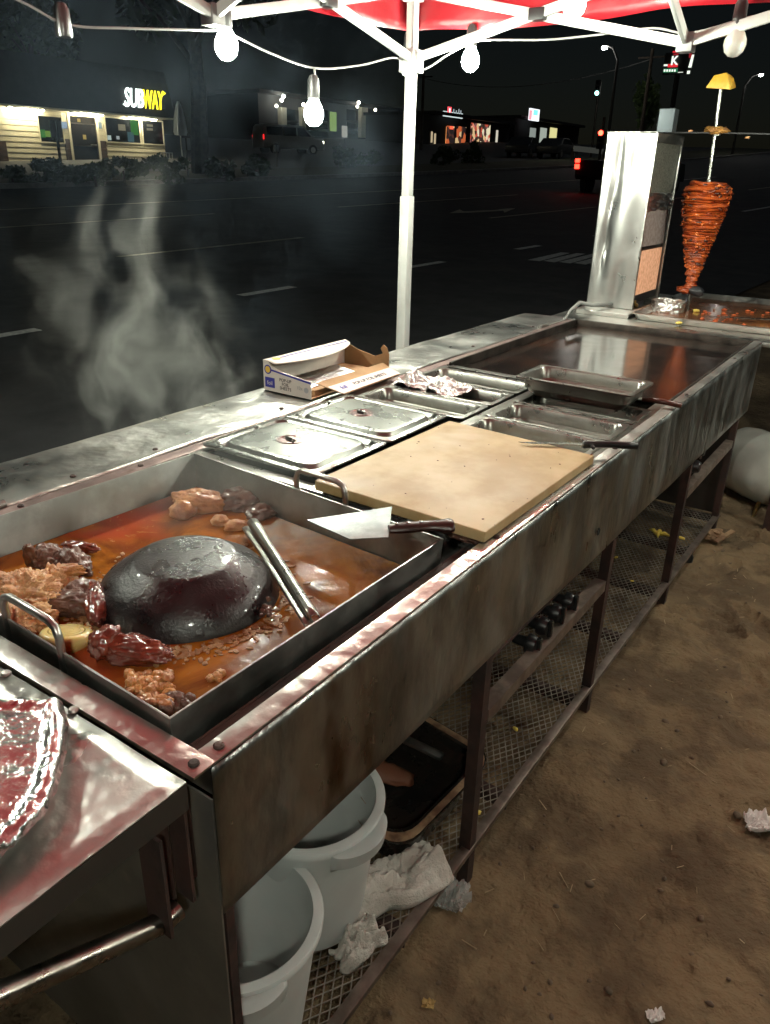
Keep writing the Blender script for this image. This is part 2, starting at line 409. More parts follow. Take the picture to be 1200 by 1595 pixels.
for i in range(nb):
    z0 = zb + i * hb; z1 = z0 + hb; zm = (z0 + z1) / 2
    if zw0 < zm < zw1: board(yb0, yw0 - .05, z0, z1)
    else: board(yb0, yp0 - .02, z0, z1)
    if zm > zv0:
        board(yp0, yd0 - .1, z0, z1); board(yq0 + .05, yq1, z0, z1)
    if not (zv0 < zm < zv1): board(yq1 + .02, yb1, z0, z1)
for (a, c) in ((yp0, yp1 - .05), (yq0 + .05, yq1)):                       # brick pillars beside the door
    pl = MB().box(XS - .05, XS + .05, a, c, zb, zv0).build('pillar', MORTAR, shop); nr = 16; hh = (zv0 - zb) / nr; bwid = (c - a) / 2
    for r_ in range(nr):
        for k in range(3 if r_ % 2 else 2):
            ya = a + bwid * (k - (.5 if r_ % 2 else 0)); y0 = max(a - .01, ya + .012); y1 = min(c + .01, ya + bwid - .012)
            if y1 - y0 > .03: MB().box(XS, XS + .065, y0, y1, zb + r_ * hh + .012, zb + (r_ + 1) * hh).build('brick', BRICK, pl)
pl = MB().box(XS - .05, XS + .055, yb0 + 2, F(10, 230)[0], zb, F(5, 220)[1]).build('pillar', BRICK, shop)
def window(y0, y1, z0, z1, mull=0):
    w_ = MB().box(XS - .03, XS + .02, y0, y1, z0, z1).build('window', GLASS, shop)
    f = MB(); t_ = .06
    f.box(XS - .03, XS + .06, y0 - t_, y0, z0 - t_, z1 + t_); f.box(XS - .03, XS + .06, y1, y1 + t_, z0 - t_, z1 + t_)
    f.box(XS - .03, XS + .06, y0, y1, z1, z1 + t_); f.box(XS - .03, XS + .07, y0, y1, z0 - t_, z0)
    f.build('frame', TRIM, w_); return w_
w1 = window(yw0, yw1, zw0, zw1); w2 = window(yv0, yv1, zv0, zv1); w3 = window(yv2, yv3, zv0, zv1)
def glow(name, parent, px0, py0, px1, py1, mt, x=XS + .03):
    a = F(px0, py1, x); c = F(px1, py0, x)
    return MB().box(x, x + .01, a[0], c[0], a[1], c[1]).build(name, mt, parent)
GREENP = EM('green_poster_glow', (.12, .5, .10), .2); WARMP = EM('warm_interior_glow', (1, .8, .5), .35); CYANP = EM('cyan_screen_glow', (.3, .6, .7), .09); WHITEP = EM('pale_poster_glow', (.8, 1, .9), .3)
glow('poster', w1, 63, 202, 70, 214, GREENP); glow('poster', w1, 71, 204, 78, 213, EM('lime_poster_glow', (.35, .6, .1), .25))
glow('poster', w2, 205, 187, 214, 210, GREENP); glow('poster', w2, 200, 206, 208, 221, CYANP); glow('poster', w2, 185, 194, 195, 203, EM('dim_menu_glow', (.8, .75, .5), .16)); glow('poster', w2, 168, 211, 173, 218, WHITEP); glow('poster', w2, 182, 212, 186, 217, EM('dim_white_glow', (.8, .9, .9), .25))
glow('poster', w3, 229, 194, 238, 197, EM('dim_menu_glow', (.8, .75, .5), .16)); glow('poster', w3, 229, 200, 238, 203, EM('dim_menu_glow', (.8, .75, .5), .16))
dr = MB().box(XS - .03, XS + .03, yd0, yd1, zd0, zd1).build('door', PM('door_glass', (.012, .010, .009), None, rough=.1), shop)
f = MB(); t_ = .13
f.box(XS - .03, XS + .09, yd0 - t_, yd0, zd0, zd1 + t_); f.box(XS - .03, XS + .09, yd1, yd1 + t_, zd0, zd1 + t_); f.box(XS - .03, XS + .09, yd0, yd1, zd1, zd1 + t_)
f.build('frame', TRIM, dr)
f = MB()
for zz in (F(130, 193)[1], F(130, 227)[1], zd0 + .06): f.box(XS + .03, XS + .06, yd0, yd1, zz - .03, zz + .03)
f.box(XS + .03, XS + .06, yd0, yd0 + .06, zd0, zd1); f.box(XS + .03, XS + .06, yd1 - .06, yd1, zd0, zd1); f.build('rail', ALU, dr)
MB().box(XS + .09, XS + .13, yd1 - .5, yd1 - .12, F(130, 227)[1] + .04, F(130, 227)[1] + .1).build('handle', STEEL, dr)
glow('poster', dr, 130, 210, 134, 217, EM('dim_amber_glow', (.9, .7, .2), .3), XS + .035); glow('poster', dr, 121, 185, 125, 190, EM('dim_amber_glow', (.9, .7, .2), .3), XS + .035)
glow('poster', shop, 153, 190, 158, 200, WHITEP, XS + .05); glow('poster', shop, 97, 190, 104, 200, EM('pale_blue_sign', (.6, .8, 1), .3), XS + .10)
b = MB()
for k in range(5): b.bar((XS + .8, F(236, 240)[0] + k * .22, zb + .1), (XS + .8, F(236, 240)[0] + k * .22, zb + 1.0), .03, .03)
b.bar((XS + .8, F(236, 240)[0], zb + 1.0), (XS + .8, F(236, 240)[0] + .9, zb + 1.0), .04, .04); b.build('railing', WHITEPAINT, shop)
TUBE = EM('fluorescent_tube', (1.0, .92, .62), 135)
for (a, c, yy) in ((14, 68, 169), (113, 160, 177), (201, 243, 184)):
    ya, yc = F(a, yy, XS + .45)[0], F(c, yy, XS + .45)[0]
    fx = MB().box(XS + .36, XS + .54, ya - .1, yc + .1, ze - .12, ze - .061).build('light_fixture', WHITEPAINT, shop)
    MB().tube([(XS + .45, ya, ze - .15), (XS + .45, yc, ze - .15)], .028, 8).build('tube', TUBE, fx)
MB().blob((XS + .6, F(267, 182)[0], F(267, 182)[1]), (.09, .09, .09), amp=0, sub=2).build('wall_lamp', EM('wall_lamp_glow', (1, .95, .8), 20), shop)
# the illuminated letters: SUBWAY, white then yellow, slanted, with the two arrow tips
ys0, zs0 = F(195, 166, XS + .95); ys1, zs1 = F(254, 145, XS + .95); hS = (zs1 - zs0) * 1.08
def letters(txt, ya, yc, mt):
    M = basis((XS + .98, 0, (zs0 + zs1) / 2 + .05), (0, 1, 0), (0, 0, 1))
    bb = text_mb(txt, 1.0, M, ext=.03, shear=.22, bold=.012, align='LEFT')
    mn = min(p.y for p in bb.v); mx = max(p.y for p in bb.v); zn = min(p.z for p in bb.v); zx = max(p.z for p in bb.v)
    for p in bb.v:
        p.y = ya + (p.y - mn) / (mx - mn) * (yc - ya); p.z = zs0 + (p.z - zn) / (zx - zn) * hS
    return bb.build('letters', mt, sgn)
ym = ys0 + (ys1 - ys0) * .47
sgn = MB().box(XS + .60, XS + .93, ys0 - .1, ys1 + .1, zs0 + .1, zs0 + .28).build('sign_rail', ALU, shop)
letters('SUB', ys0, ym, EM('white_sign_letters', (.85, 1, .95), 2.6)); letters('WAY', ym + .02, ys1, EM('yellow_sign_letters', (1, .85, .02), 1.7))
MB().prism([(XS + .98, ys0 - .16, zs0 + .10), (XS + .98, ys0 + .06, zs0 - .0), (XS + .98, ys0 + .08, zs0 + .20)], (.04, 0, 0)).build('arrow_tip', MATS['white_sign_letters'], sgn)
MB().prism([(XS + .98, ys1 + .16, zs0 + hS - .08), (XS + .98, ys1 - .06, zs0 + hS + .04), (XS + .98, ys1 - .06, zs0 + hS - .2)], (.04, 0, 0)).build('arrow_tip', MATS['yellow_sign_letters'], sgn)

# beside the shop
p = atdist(284, 240, 48); p.z = gz(p.x, p.y)
um = T('patio_umbrella', 'closed white patio umbrella beside the sandwich shop', 'umbrella', p)
MB().tube([p, p + Vector((0, 0, 3.0))], .035, 8).build('pole', WHITEPAINT, um)
MB().lathe([(.05, 3.0), (.12, 2.8), (.24, 2.2), (.30, 1.5), (.26, 1.35), (.05, 1.4)], 12, p, rfun=lambda g, i: 1 + .25 * math.cos(6 * g)).build('canopy', PM('umbrella_cloth', (.55, .6, .62), None, rough=.8), um, smooth=True)
MB().lathe([(.35, 0), (.35, .08), (.06, .12)], 12, p).build('base', KERB, um)
def post(px, py0, py1, r, label, cat='post'):
    g = G(px, py1); h = atdist(px, py0, math.hypot(g.x, g.y)).z - g.z
    t = T('sign_post', label, cat, g)
    MB().tube([g - Vector((0, 0, .2)), g + Vector((0, 0, h))], r, 8).build('pole', ALU, t)
    MB().box(g.x - .02, g.x + .02, g.y - .2, g.y + .2, g.z + h * .72, g.z + h).build('plate', PM('sign_plate_back', (.25, .26, .27), None, rough=.5, metal=.6), t); return t
post(99, 188, 284, .05, 'thin dark sign post standing before the shop corner beside its door')
post(294, 215, 282, .04, 'thin dark sign post beside the big tree trunk')
tg = G(312, 276); tree(tg, 11.0, 3.2, 'thick trunked dark tree right of the sandwich shop', 5, 5200, .26, .30)
tree((-52, 34, gz(-52, 34)), 10.0, 3.0, 'dark tree rising behind the sandwich shop roof', 6, 2600, .3, .2, LEAFL)
g = G(432, 262); post(432, 226, 262, .05, 'short dark post by the light coloured parked van')

# ================================================================ the office building with lit columns
XO = -60.0
of = T('office_building', 'dark two storey building with pale columns lit by small lamps', 'building', (XO, 75, 3))
a = onX(405, 225, XO); c = onX(640, 225, XO); z0 = gz(XO, a.y) - .5; z1 = onX(500, 158, XO).z
MB().box(XO - 8, XO, a.y, c.y, z0, z1).build('wall', PM('dark_facade', (.035, .035, .036), None, rough=.8), of)
MB().box(XO - 8.3, XO + .5, a.y - .3, c.y + .3, z1, z1 + .35).build('roof', DARKROOF, of)
COLM = PM('pale_column', (.55, .53, .42), (.48, .46, .36), 1, .7, .8)
def rect(o, x, px0, py0, px1, py1, mt, name, th=.06):
    a = onX(px0, py1, x); c = onX(px1, py0, x)
    return MB().box(x, x + th, a.y, c.y, a.z, c.z).build(name, mt, o)
for px0, px1 in ((434, 441), (466, 471), (558, 568)):
    rect(of, XO + .02, px0, 168, px1, 214, COLM, 'column', .5)
for q in ((442, 172, 465, 212), (472, 172, 510, 212), (540, 172, 557, 208), (569, 172, 588, 208)):
    wn = rect(of, XO + .01, *q, GLASS, 'window', .05)
    for yy in (189, 201): rect(wn, XO + .07, q[0], yy, q[2], yy + 1.0, ALU, 'mullion', .05)
rect(of, XO + .05, 514, 175, 524, 204, EM('green_window_glow', (.35, .55, .18), .35), 'lit_window', .05)
wn = rect(of, XO + .05, 597, 181, 622, 205, EM('blue_white_window_glow', (.6, .72, .8), .22), 'lit_window', .05)
for xx in (605, 614): rect(wn, XO + .11, xx, 181, xx + 1.2, 205, ALU, 'mullion', .05)
rect(wn, XO + .11, 597, 191, 622, 192, ALU, 'mullion', .05)
for (px, py, s) in ((442, 150, 18), (439, 156, 8), (473, 163, 8), (559, 160, 9), (585, 171, 3), (557, 166, 3), (431, 165, 2.5)):
    q = onX(px, py, XO + 1.0)
    MB().blob(q, (.16, .16, .16), amp=0, sub=2).build('lamp', EM('facade_lamp_%d' % int(s * 10), (1, .97, .8), s * 3.0), of)
q = G(537, 232); t = T('sign_post', 'small pale sign on a post before the dark office building', 'sign', q); hq = atdist(537, 196, math.hypot(q.x, q.y)).z
MB().tube([q, (q.x, q.y, hq)], .05, 8).build('pole', ALU, t)
MB().box(q.x - .05, q.x + .05, q.y - .35, q.y + .35, hq - .9, hq).build('plate', EM('pale_sign_glow', (.8, .8, .7), .25), t)

# ================================================================ vehicles
def vehicle(name, label, cat, loc, yaw, prof, W_, mat, glass, wheels, lamps, cabin_in=.12, grp=None):
    t = T(name, label, cat, loc, grp, yaw if yaw else 1e-6); ORG[t.name] = Vector()
    n = len(prof); b = MB()
    secs = [(-W_ / 2, .93), (-W_ / 2 + .06, 1), (W_ / 2 - .06, 1), (W_ / 2, .93)]
    for (yy, s) in secs:
        for (x, z) in prof:
            tz = max(0, z - 1.0); f_ = 1 - (tz * cabin_in)
            b.v.append(Vector((x * (1 if s == 1 else .995), yy * f_, z if s == 1 else .45 + (z - .45) * .985)))
    for k in range(3):
        for i in range(n): j = (i + 1) % n; b.f.append((k * n + i, k * n + j, (k + 1) * n + j, (k + 1) * n + i))
    b.f.append(tuple(reversed(range(n)))); b.f.append(tuple(3 * n + i for i in range(n)))
    body = b.build('body', mat, t, smooth=True, bevel=.03, local=True)
    for gpts in glass:
        for sgn_ in (-1, 1):
            bb = MB(); pts = [Vector((x, sgn_ * (W_ / 2 * (1 - max(0, z - 1.0) * cabin_in) + .004), z)) for x, z in gpts]
            bb.prism(pts, (0, sgn_ * .008, 0)); bb.build('window', GLASS, t, local=True)
    for (x, r) in wheels:
        for sgn_ in (-1, 1):
            wl = MB().lathe([(r * .55, -.1), (r, -.1), (r * 1.0, .1), (r * .55, .1)], 20, (x, sgn_ * (W_ / 2 - .06), r), (0, 1, 0)).build('wheel', PM('tyre', (.02, .02, .02), None, rough=.8), t, smooth=True, local=True)
            MB().lathe([(.02, -.09), (r * .56, -.1), (r * .56, .1), (.02, .11)], 16, (x, sgn_ * (W_ / 2 - .05), r), (0, 1, 0)).build('rim', STEEL, wl, smooth=True, local=True)
    for (nm, x, y0, y1, z0, z1, mt) in lamps:
        MB().box(x - .03, x + .03, y0, y1, z0, z1).build(nm, mt, t, local=True, bevel=.01)
    return t
RED = EM('tail_lamp', (1, .02, .01), 9); REDD = EM('tail_lamp_dim', (1, .02, .02), 1.6); HEAD = EM('head_lamp', (1, .95, .75), 14)
vp = atdist(450, 238, 62); vp.z = gz(vp.x, vp.y)
vprof = [(-2.4, .4), (-2.45, .95), (-2.35, 1.75), (-2.2, 1.9), (.9, 1.88), (1.55, 1.15), (2.35, 1.0), (2.45, .7), (2.4, .4)]
vehicle('parked_van', 'pale grey van parked side on before the office building', 'van', vp, R(68), vprof, 1.85, PM('grey_van_paint', (.22, .22, .20), None, rough=.35),
        [[(-2.1, 1.2), (-2.1, 1.72), (-.9, 1.74), (-.9, 1.2)], [(-.8, 1.2), (-.8, 1.74), (.2, 1.74), (.2, 1.2)], [(.3, 1.2), (.3, 1.74), (.85, 1.72), (1.35, 1.2)]],
        [(-1.5, .34), (1.5, .34)], [('headlight', 2.42, -.85, -.45, .75, .95, HEAD), ('headlight', 2.42, .45, .85, .75, .95, HEAD), ('taillight', -2.38, -.945, -.75, .9, 1.2, REDD), ('taillight', -2.38, .75, .945, .9, 1.2, REDD)])
tp = G(925, 303)
kprof = [(-2.7, .55), (-2.72, 1.05), (-.7, 1.08), (-.6, 1.75), (-.4, 1.83), (.55, 1.82), (1.15, 1.15), (2.5, 1.05), (2.6, .6), (2.55, .45), (-2.6, .45)]
vehicle('pickup_truck', 'dark pickup truck driving away with glowing red tail lamps', 'truck', tp + Vector((.35, 2.7, 0)), R(86), kprof, 1.9, PM('black_truck_paint', (.012, .012, .014), None, rough=.25),
        [[(-.45, 1.15), (-.4, 1.7), (.5, 1.7), (.95, 1.15)]], [(-1.75, .38), (1.65, .38)],
        [('taillight', -2.73, -.95, -.80, .97, 1.09, RED), ('taillight', -2.73, .80, .95, .97, 1.09, RED), ('taillight', -2.73, -.95, -.80, .78, .92, RED), ('taillight', -2.73, .80, .95, .78, .92, RED)])
cprof = [(-2.2, .35), (-2.25, .85), (-1.6, 1.0), (-1.0, 1.42), (.3, 1.42), (1.05, .98), (2.1, .85), (2.2, .4)]
for i, (px, lb) in enumerate(((817, 'dark parked car before the small shop with three lit doors'), (868, 'dark parked car beside the white barrier near the lit doors'))):
    q = atdist(px, 238, 66); q.z = gz(q.x, q.y)
    vehicle('parked_car', lb, 'car', q, R(100 - 8 * i), cprof, 1.75, PM('dark_car_paint', (.02, .022, .026), None, rough=.3), [[(-1.3, 1.02), (-.95, 1.36), (.25, 1.36), (.85, 1.0)]], [(-1.35, .32), (1.35, .32)], [], grp='parked cars by the far shops')

# ================================================================ far shops with lit windows
def lit_noise(name, cols, strength, scale):
    m = bpy.data.materials.new(name); m.use_nodes = True; n = m.node_tree.nodes; l = m.node_tree.links; n.clear()
    tc = n.new('ShaderNodeTexCoord'); v = n.new('ShaderNodeTexVoronoi'); v.inputs['Scale'].default_value = scale; l.new(tc.outputs['Object'], v.inputs['Vector'])
    s = n.new('ShaderNodeSeparateColor'); l.new(v.outputs['Color'], s.inputs[0])
    r = n.new('ShaderNodeValToRGB'); l.new(s.outputs[0], r.inputs[0]); r.color_ramp.interpolation = 'CONSTANT'
    while len(r.color_ramp.elements) < len(cols): r.color_ramp.elements.new(.5)
    for i, c in enumerate(cols): r.color_ramp.elements[i].position = i / len(cols); r.color_ramp.elements[i].color = (*c, 1)
    e = n.new('ShaderNodeEmission'); e.inputs[1].default_value = strength; l.new(r.outputs[0], e.inputs[0])
    o = n.new('ShaderNodeOutputMaterial'); l.new(e.outputs[0], o.inputs[0]); return m
XR = -46.0
st = T('convenience_store', 'low dark store with red lit doorway, goods in the window and small red white sign', 'store', (XR, 78, 3))
a = onX(668, 225, XR); c = onX(792, 225, XR); z0 = gz(XR, a.y) - .6; z1 = onX(730, 186, XR).z
MB().box(XR - 8, XR, a.y, c.y, z0, z1).build('wall', PM('dark_facade', (.035, .035, .036), None, rough=.8), st)
MB().box(XR - 8.2, XR + .8, a.y - .2, c.y + .2, z1, z1 + .3).build('roof', DARKROOF, st)
LITW = lit_noise('shop_window_goods', [(.9, .6, .3), (.6, .1, .06), (.05, .03, .02), (1, .9, .6), (.25, .1, .1), (.9, .3, .2), (.08, .05, .04)], .55, 2.2)
LITD = lit_noise('shop_doorway', [(.02, .01, .01), (.7, .15, .05), (.1, .04, .03), (.9, .6, .3), (.03, .02, .02)], .5, 1.6)
d1 = rect(st, XR + .02, 694, 197, 708, 226, LITD, 'door', .04); rect(st, XR + .03, 709, 198, 726, 226, LITD, 'window', .04); w_ = rect(st, XR + .02, 732, 195, 764, 226, LITW, 'window', .04)
rect(w_, XR + .08, 747, 195, 748.4, 226, ALU, 'mullion', .05); rect(d1, XR + .08, 694, 197, 695.4, 226, EM('orange_neon', (1, .35, .1), .9), 'neon_edge', .04); rect(d1, XR + .08, 701, 197, 706, 201, EM('red_neon', (1, .1, .05), 1.2), 'neon_edge', .04)
rect(st, XR + .02, 771, 203, 776, 234, EM('pale_door_glow', (.85, .8, .65), .5), 'lit_doorway', .05); rect(st, XR + .02, 671, 205, 674, 222, WARMP, 'lit_doorway', .05); rect(st, XR + .02, 676, 208, 679, 224, WARMP, 'lit_doorway', .05)
sg = rect(st, XR + .5, 690, 177, 720, 181, EM('sign_white_strip', (.8, .95, .95), .6), 'sign_strip', .1)
rect(sg, XR + .62, 697, 167, 703, 180, EM('sign_red', (1, .08, .1), 1.2), 'emblem', .05); rect(sg, XR + .68, 699.5, 169, 701.5, 178, EM('sign_white', (1, 1, 1), .9), 'emblem', .05)
for k, px in enumerate((706, 710, 714, 717)): rect(sg, XR + .62, px, 170 + (k % 2) * 2, px + 1.4, 178, EM('sign_white_dim', (.7, .8, .85), .35), 'emblem', .05)
XQ = -48.0
s2 = T('small_shop', 'low dark shop with three pale lit doors and a small red and blue sign', 'shop', (XQ, 105, 3.6))
a = onX(800, 225, XQ); c = onX(900, 225, XQ); z0 = gz(XQ, a.y) - .8; z1 = onX(845, 190, XQ).z
MB().box(XQ - 8, XQ, a.y, c.y, z0, z1).build('wall', PM('dark_facade', (.035, .035, .036), None, rough=.8), s2)
MB().box(XQ - 8.2, XQ + .8, a.y - .2, c.y + .2, z1, z1 + .3).build('roof', DARKROOF, s2)
for px0, px1, mt in ((824, 835, EM('grey_door_glow', (.6, .68, .62), .28)), (840, 852, EM('grey_door_glow2', (.62, .7, .6), .38)), (855, 868, EM('yellow_door_glow', (.85, .8, .35), .6))):
    rect(s2, XQ + .03, px0, 200, px1, 222, mt, 'lit_door', .05)
sg = rect(s2, XQ + .9, 823, 171, 839, 187, EM('sign_white_face', (.9, .95, 1), 1.0), 'sign_panel', .2)
rect(sg, XQ + 1.11, 824, 172, 829, 186, EM('sign_pink', (.9, .3, .35), 1.0), 'emblem', .03); rect(sg, XQ + 1.11, 831, 172, 838, 179, EM('sign_cyan', (.2, .7, .75), 1.0), 'emblem', .03)
bp = G(905, 243); br = T('barrier_rail', 'pale horizontal barrier rail beside the parked cars', 'barrier', bp)
q0 = atdist(893, 231, 62); q1 = atdist(940, 236, 62)
MB().bar(q0, q1, .06, .35).build('rail', EM('dim_rail_glow', (.5, .52, .45), .05), br)  # the rail is no lamp; faint emission makes it show pale
for q in (q0, q1): MB().bar((q.x, q.y, gz(q.x, q.y) - .2), q, .1, .1).build('post', ALU, br)

# ================================================================ street lamps, signals, pole sign, wire
def street_lamp(px, py, dist, label, arm, s):
    h = atdist(px, py, dist); bx, by = h.x + arm, h.y; g = Vector((bx, by, gz(bx, by)))
    t = T('street_lamp', label, 'street lamp', g)
    MB().tube([g - Vector((0, 0, .3)), Vector((bx, by, h.z - .8)), Vector((bx - arm * .4, by, h.z - .1)), h + Vector((0, 0, .12))], [.13, .09, .07, .05], 8).build('pole', PM('galvanised_pole', (.10, .10, .10), None, rough=.5, metal=.5), t, smooth=True)
    hd = MB().blob(h + Vector((0, 0, .08)), (.30, .15, .08), amp=0, sub=2).build('lamp_head', ALU, t, smooth=True)
    MB().blob(h - Vector((0, 0, .06)), (.19, .16, .10), amp=0, sub=2).build('lens', EM('street_lens_%d' % s, (1, .97, .88), s), hd)
street_lamp(942, 73, 60, 'street lamp with bright head on a tall pole behind the meat roaster', 1.0, 150)
street_lamp(1186, 116, 85, 'far street lamp glowing beyond the skewer of meat', -1.2, 120)
def signal(px, py, dist, label, col, s, drop=0):
    c = atdist(px, py, dist); t = T('traffic_light', label, 'traffic light', (c.x, c.y, gz(c.x, c.y)))
    dz = .36 * drop
    MB().box(c.x - .2, c.x + .2, c.y + .02, c.y + .25, c.z - .55 + dz, c.z + .55 + dz).build('housing', BLACK, t)
    for k in (-1, 0, 1):
        zz = c.z + dz + k * .36
        MB().lathe([(.02, 0), (.15, 0), (.15, .05), (.02, .06)], 14, (c.x, c.y + .015, zz), (0, -1, 0)).build('lens', EM('signal_%s' % col, {'red': (1, .03, .015), 'green': (.35, 1, .8)}[col], s) if abs(zz - c.z) < .01 else GLASS, t)
    MB().tube([(c.x, c.y + .3, gz(c.x, c.y) - .2), (c.x, c.y + .3, c.z + .9)], .09, 8).build('pole', ALU, t)
signal(936, 207, 55, 'traffic light showing red above the pickup truck', 'red', 14, -1)
signal(930, 145, 70, 'traffic light showing green beside the tall street lamp', 'green', 7, 1)
c0 = atdist(1056, 98, 110); ps = T('pole_sign', 'tall pole sign with red and white panel above a green strip', 'sign', (c0.x, c0.y, gz(c0.x, c0.y)))
def bill(px0, py0, px1, py1, mt, nm, dy=0.0, par=None):
    a = onY(px0, py1, c0.y + dy); c = onY(px1, py0, c0.y + dy)
    return MB().box(a.x, c.x, c0.y + dy, c0.y + dy + .12, a.z, c.z).build(nm, mt, par or ps)
MB().tube([(c0.x, c0.y + .6, gz(c0.x, c0.y) - .3), (c0.x, c0.y + .6, c0.z + 1)], .3, 10).build('pole', PM('dark_pole', (.03, .03, .03), None, rough=.6), ps)
bd = bill(1032, 80, 1082, 117, PM('sign_cabinet', (.015, .015, .016), None, rough=.5), 'cabinet', .1)
SR = EM('pole_sign_red', (.8, .03, .04), .7); SW = EM('pole_sign_white', (.85, .95, .8), .9); SG = EM('pole_sign_green', (.05, .35, .16), .35)
for q, mt in (((1048, 79, 1057, 82), SR), ((1049, 83, 1057, 86), EM('pole_sign_dim_red', (.5, .03, .04), .4)), ((1040, 99, 1056, 105), SR), ((1033, 106, 1056, 113), SG), ((1034, 100, 1040, 103), SW), ((1073, 81, 1078, 90), EM('pole_sign_dim_red', (.5, .03, .04), .4)), ((1070, 110, 1075, 115), SW), ((1056, 112, 1064, 113), SW)):
    bill(*q, mt, 'sign_patch', 0, bd)
kk = onY(1051, 95, c0.y - .1); kh = (onY(1051, 87, c0.y).z - onY(1051, 101, c0.y).z)
text_mb('K', kh * 1.35, basis((kk.x, c0.y - .15, kk.z), (1, 0, 0), (0, 0, 1)), .04, 0, .03).build('letter', SW, bd)
ki = onY(1075, 96, c0.y - .1)
MB().prism([(ki.x - .1, c0.y - .1, ki.z - .6), (ki.x + .25, c0.y - .1, ki.z - .6), (ki.x + .35, c0.y - .1, ki.z + .7), (ki.x + .1, c0.y - .1, ki.z + .7)], (0, .08, 0)).build('letter', SW, bd)
for k in range(5): bill(1034 + k * 4, 108, 1036.6 + k * 4, 111.5, SW, 'letter', -.12, bd)
tree(Vector((onY(1003, 200, 62).x, 62, gz(onY(1003, 200, 62).x, 62))), 5.2, .8, 'slim pale green tree behind the meat roaster chimney', 9, 1300, .18, .09, LEAFL)
wa, wb = atdist(660, 122, 75), atdist(1015, 92, 62)
wr = MB().tube([wa + (wb - wa) * (i / 12) - Vector((0, 0, 1.1 * (1 - (2 * i / 12 - 1) ** 2))) for i in range(13)], .025, 5)
for q, lb in ((wa, 'dark utility pole carrying the overhead wire near the low store'), (wb, 'dark utility pole carrying the overhead wire past the tall street lamp')):
    g = Vector((q.x, q.y, gz(q.x, q.y))); t = T('utility_pole', lb, 'pole', g)
    MB().tube([g - Vector((0, 0, .3)), (q.x, q.y, q.z + .6)], [.16, .11], 8).build('pole', BARK, t); MB().bar((q.x - .9, q.y, q.z + .1), (q.x + .9, q.y, q.z + .1), .1, .1).build('crossarm', BARK, t)
tag(wr.build('overhead_wire', PM('wire_grey', (.12, .12, .12), None, rough=.6)), 'thin overhead wire strung between two utility poles', 'wire')
# ================================================================ the pop-up canopy
TX0, TY0, TL = -1.80, 2.755, 3.0
TX1, TY1 = TX0 + TL, TY0 - TL
ZT_, ZS_ = 1.935, 1.715
tent = T('canopy_tent', 'red pop-up canopy on a white folding frame over the cart', 'canopy', (TX0, TY0, 0))
for (x, y) in ((TX0, TY0), (TX1, TY0), (TX0, TY1), (TX1, TY1)):
    g0 = gz(x, y)
    lg = MB().box(x - .021, x + .021, y - .021, y + .021, g0, 1.25).build('leg', WHITEPAINT, tent, bevel=.004)
    MB().box(x - .017, x + .017, y - .017, y + .017, 1.25, ZT_ + .05).build('inner_leg', WHITEPAINT, lg, bevel=.003)
    MB().box(x - .08, x + .08, y - .08, y + .08, g0 - .01, g0 + .008).build('foot_plate', STEEL, lg)
    MB().box(x - .034, x + .034, y - .034, y + .034, ZS_ - .04, ZS_ + .035).build('slider', PM('white_bracket', (.4, .4, .39), None, rough=.4), lg, bevel=.005)
    MB().box(x - .032, x + .032, y - .032, y + .032, ZT_ - .035, ZT_ + .03).build('top_bracket', MATS['white_bracket'], lg, bevel=.005)
def truss(p, q, inward):
    p = Vector(p); q = Vector(q); d = q - p; iv = Vector(inward) * .012
    def at(t, z): c = p + d * t; return Vector((c.x, c.y, z))
    for k in range(3):
        a, c = k / 3, (k + 1) / 3; o1, o2 = (iv, -iv)
        lo_first = (k != 1)
        zA = (ZS_, ZT_) if k % 2 == 0 else (ZT_, ZS_)
        MB().bar(at(a, ZS_) + o1, at(c, ZT_) + o1, .014, .030).build('truss_bar', WHITEPAINT, tent, bevel=.002)
        MB().bar(at(a, ZT_) + o2, at(c, ZS_) + o2, .014, .030).build('truss_bar', WHITEPAINT, tent, bevel=.002)
        mc = at((a + c) / 2, (ZS_ + ZT_) / 2); dn = d.normalized()
        MB().bar(mc - dn * .028, mc + dn * .028, .046, .036).build('pivot_joint', BLACK, tent, bevel=.003)
        if k < 2:
            for zz in (ZS_, ZT_):
                jc = at(c, zz); MB().box(jc.x - .024, jc.x + .024, jc.y - .024, jc.y + .024, zz - .026, zz + .026).build('joint', PM('grey_joint', (.22, .22, .22), None, rough=.4), tent, bevel=.004)
truss((TX0, TY0, 0), (TX0, TY1, 0), (1, 0, 0)); truss((TX0, TY0, 0), (TX1, TY0, 0), (0, -1, 0))
truss((TX1, TY0, 0), (TX1, TY1, 0), (-1, 0, 0)); truss((TX0, TY1, 0), (TX1, TY1, 0), (0, 1, 0))
PK = Vector(((TX0 + TX1) / 2, (TY0 + TY1) / 2, 2.62))
for (x, y) in ((TX0, TY0), (TX1, TY0), (TX0, TY1), (TX1, TY1)):
    MB().bar((x, y, ZT_), PK, .016, .03).build('rafter', WHITEPAINT, tent, bevel=.002)
for t_ in (1 / 3,):
    for (a, c) in (((TX0, TY0 - TL * t_), (1, 0)), ((TX0 + TL * t_, TY0), (0, -1))):
        s_ = Vector((a[0], a[1], ZS_)); MB().bar(s_, s_ + Vector((c[0] * 1.0, c[1] * 1.0, .42)), .014, .03).build('strut', WHITEPAINT, tent, bevel=.002)
m = bpy.data.materials.new('red_canopy_cloth'); m.use_nodes = True; n = m.node_tree.nodes; l = m.node_tree.links; pb = n['Principled BSDF']
pb.inputs['Base Color'].default_value = (.27, .006, .012, 1); pb.inputs['Roughness'].default_value = .38
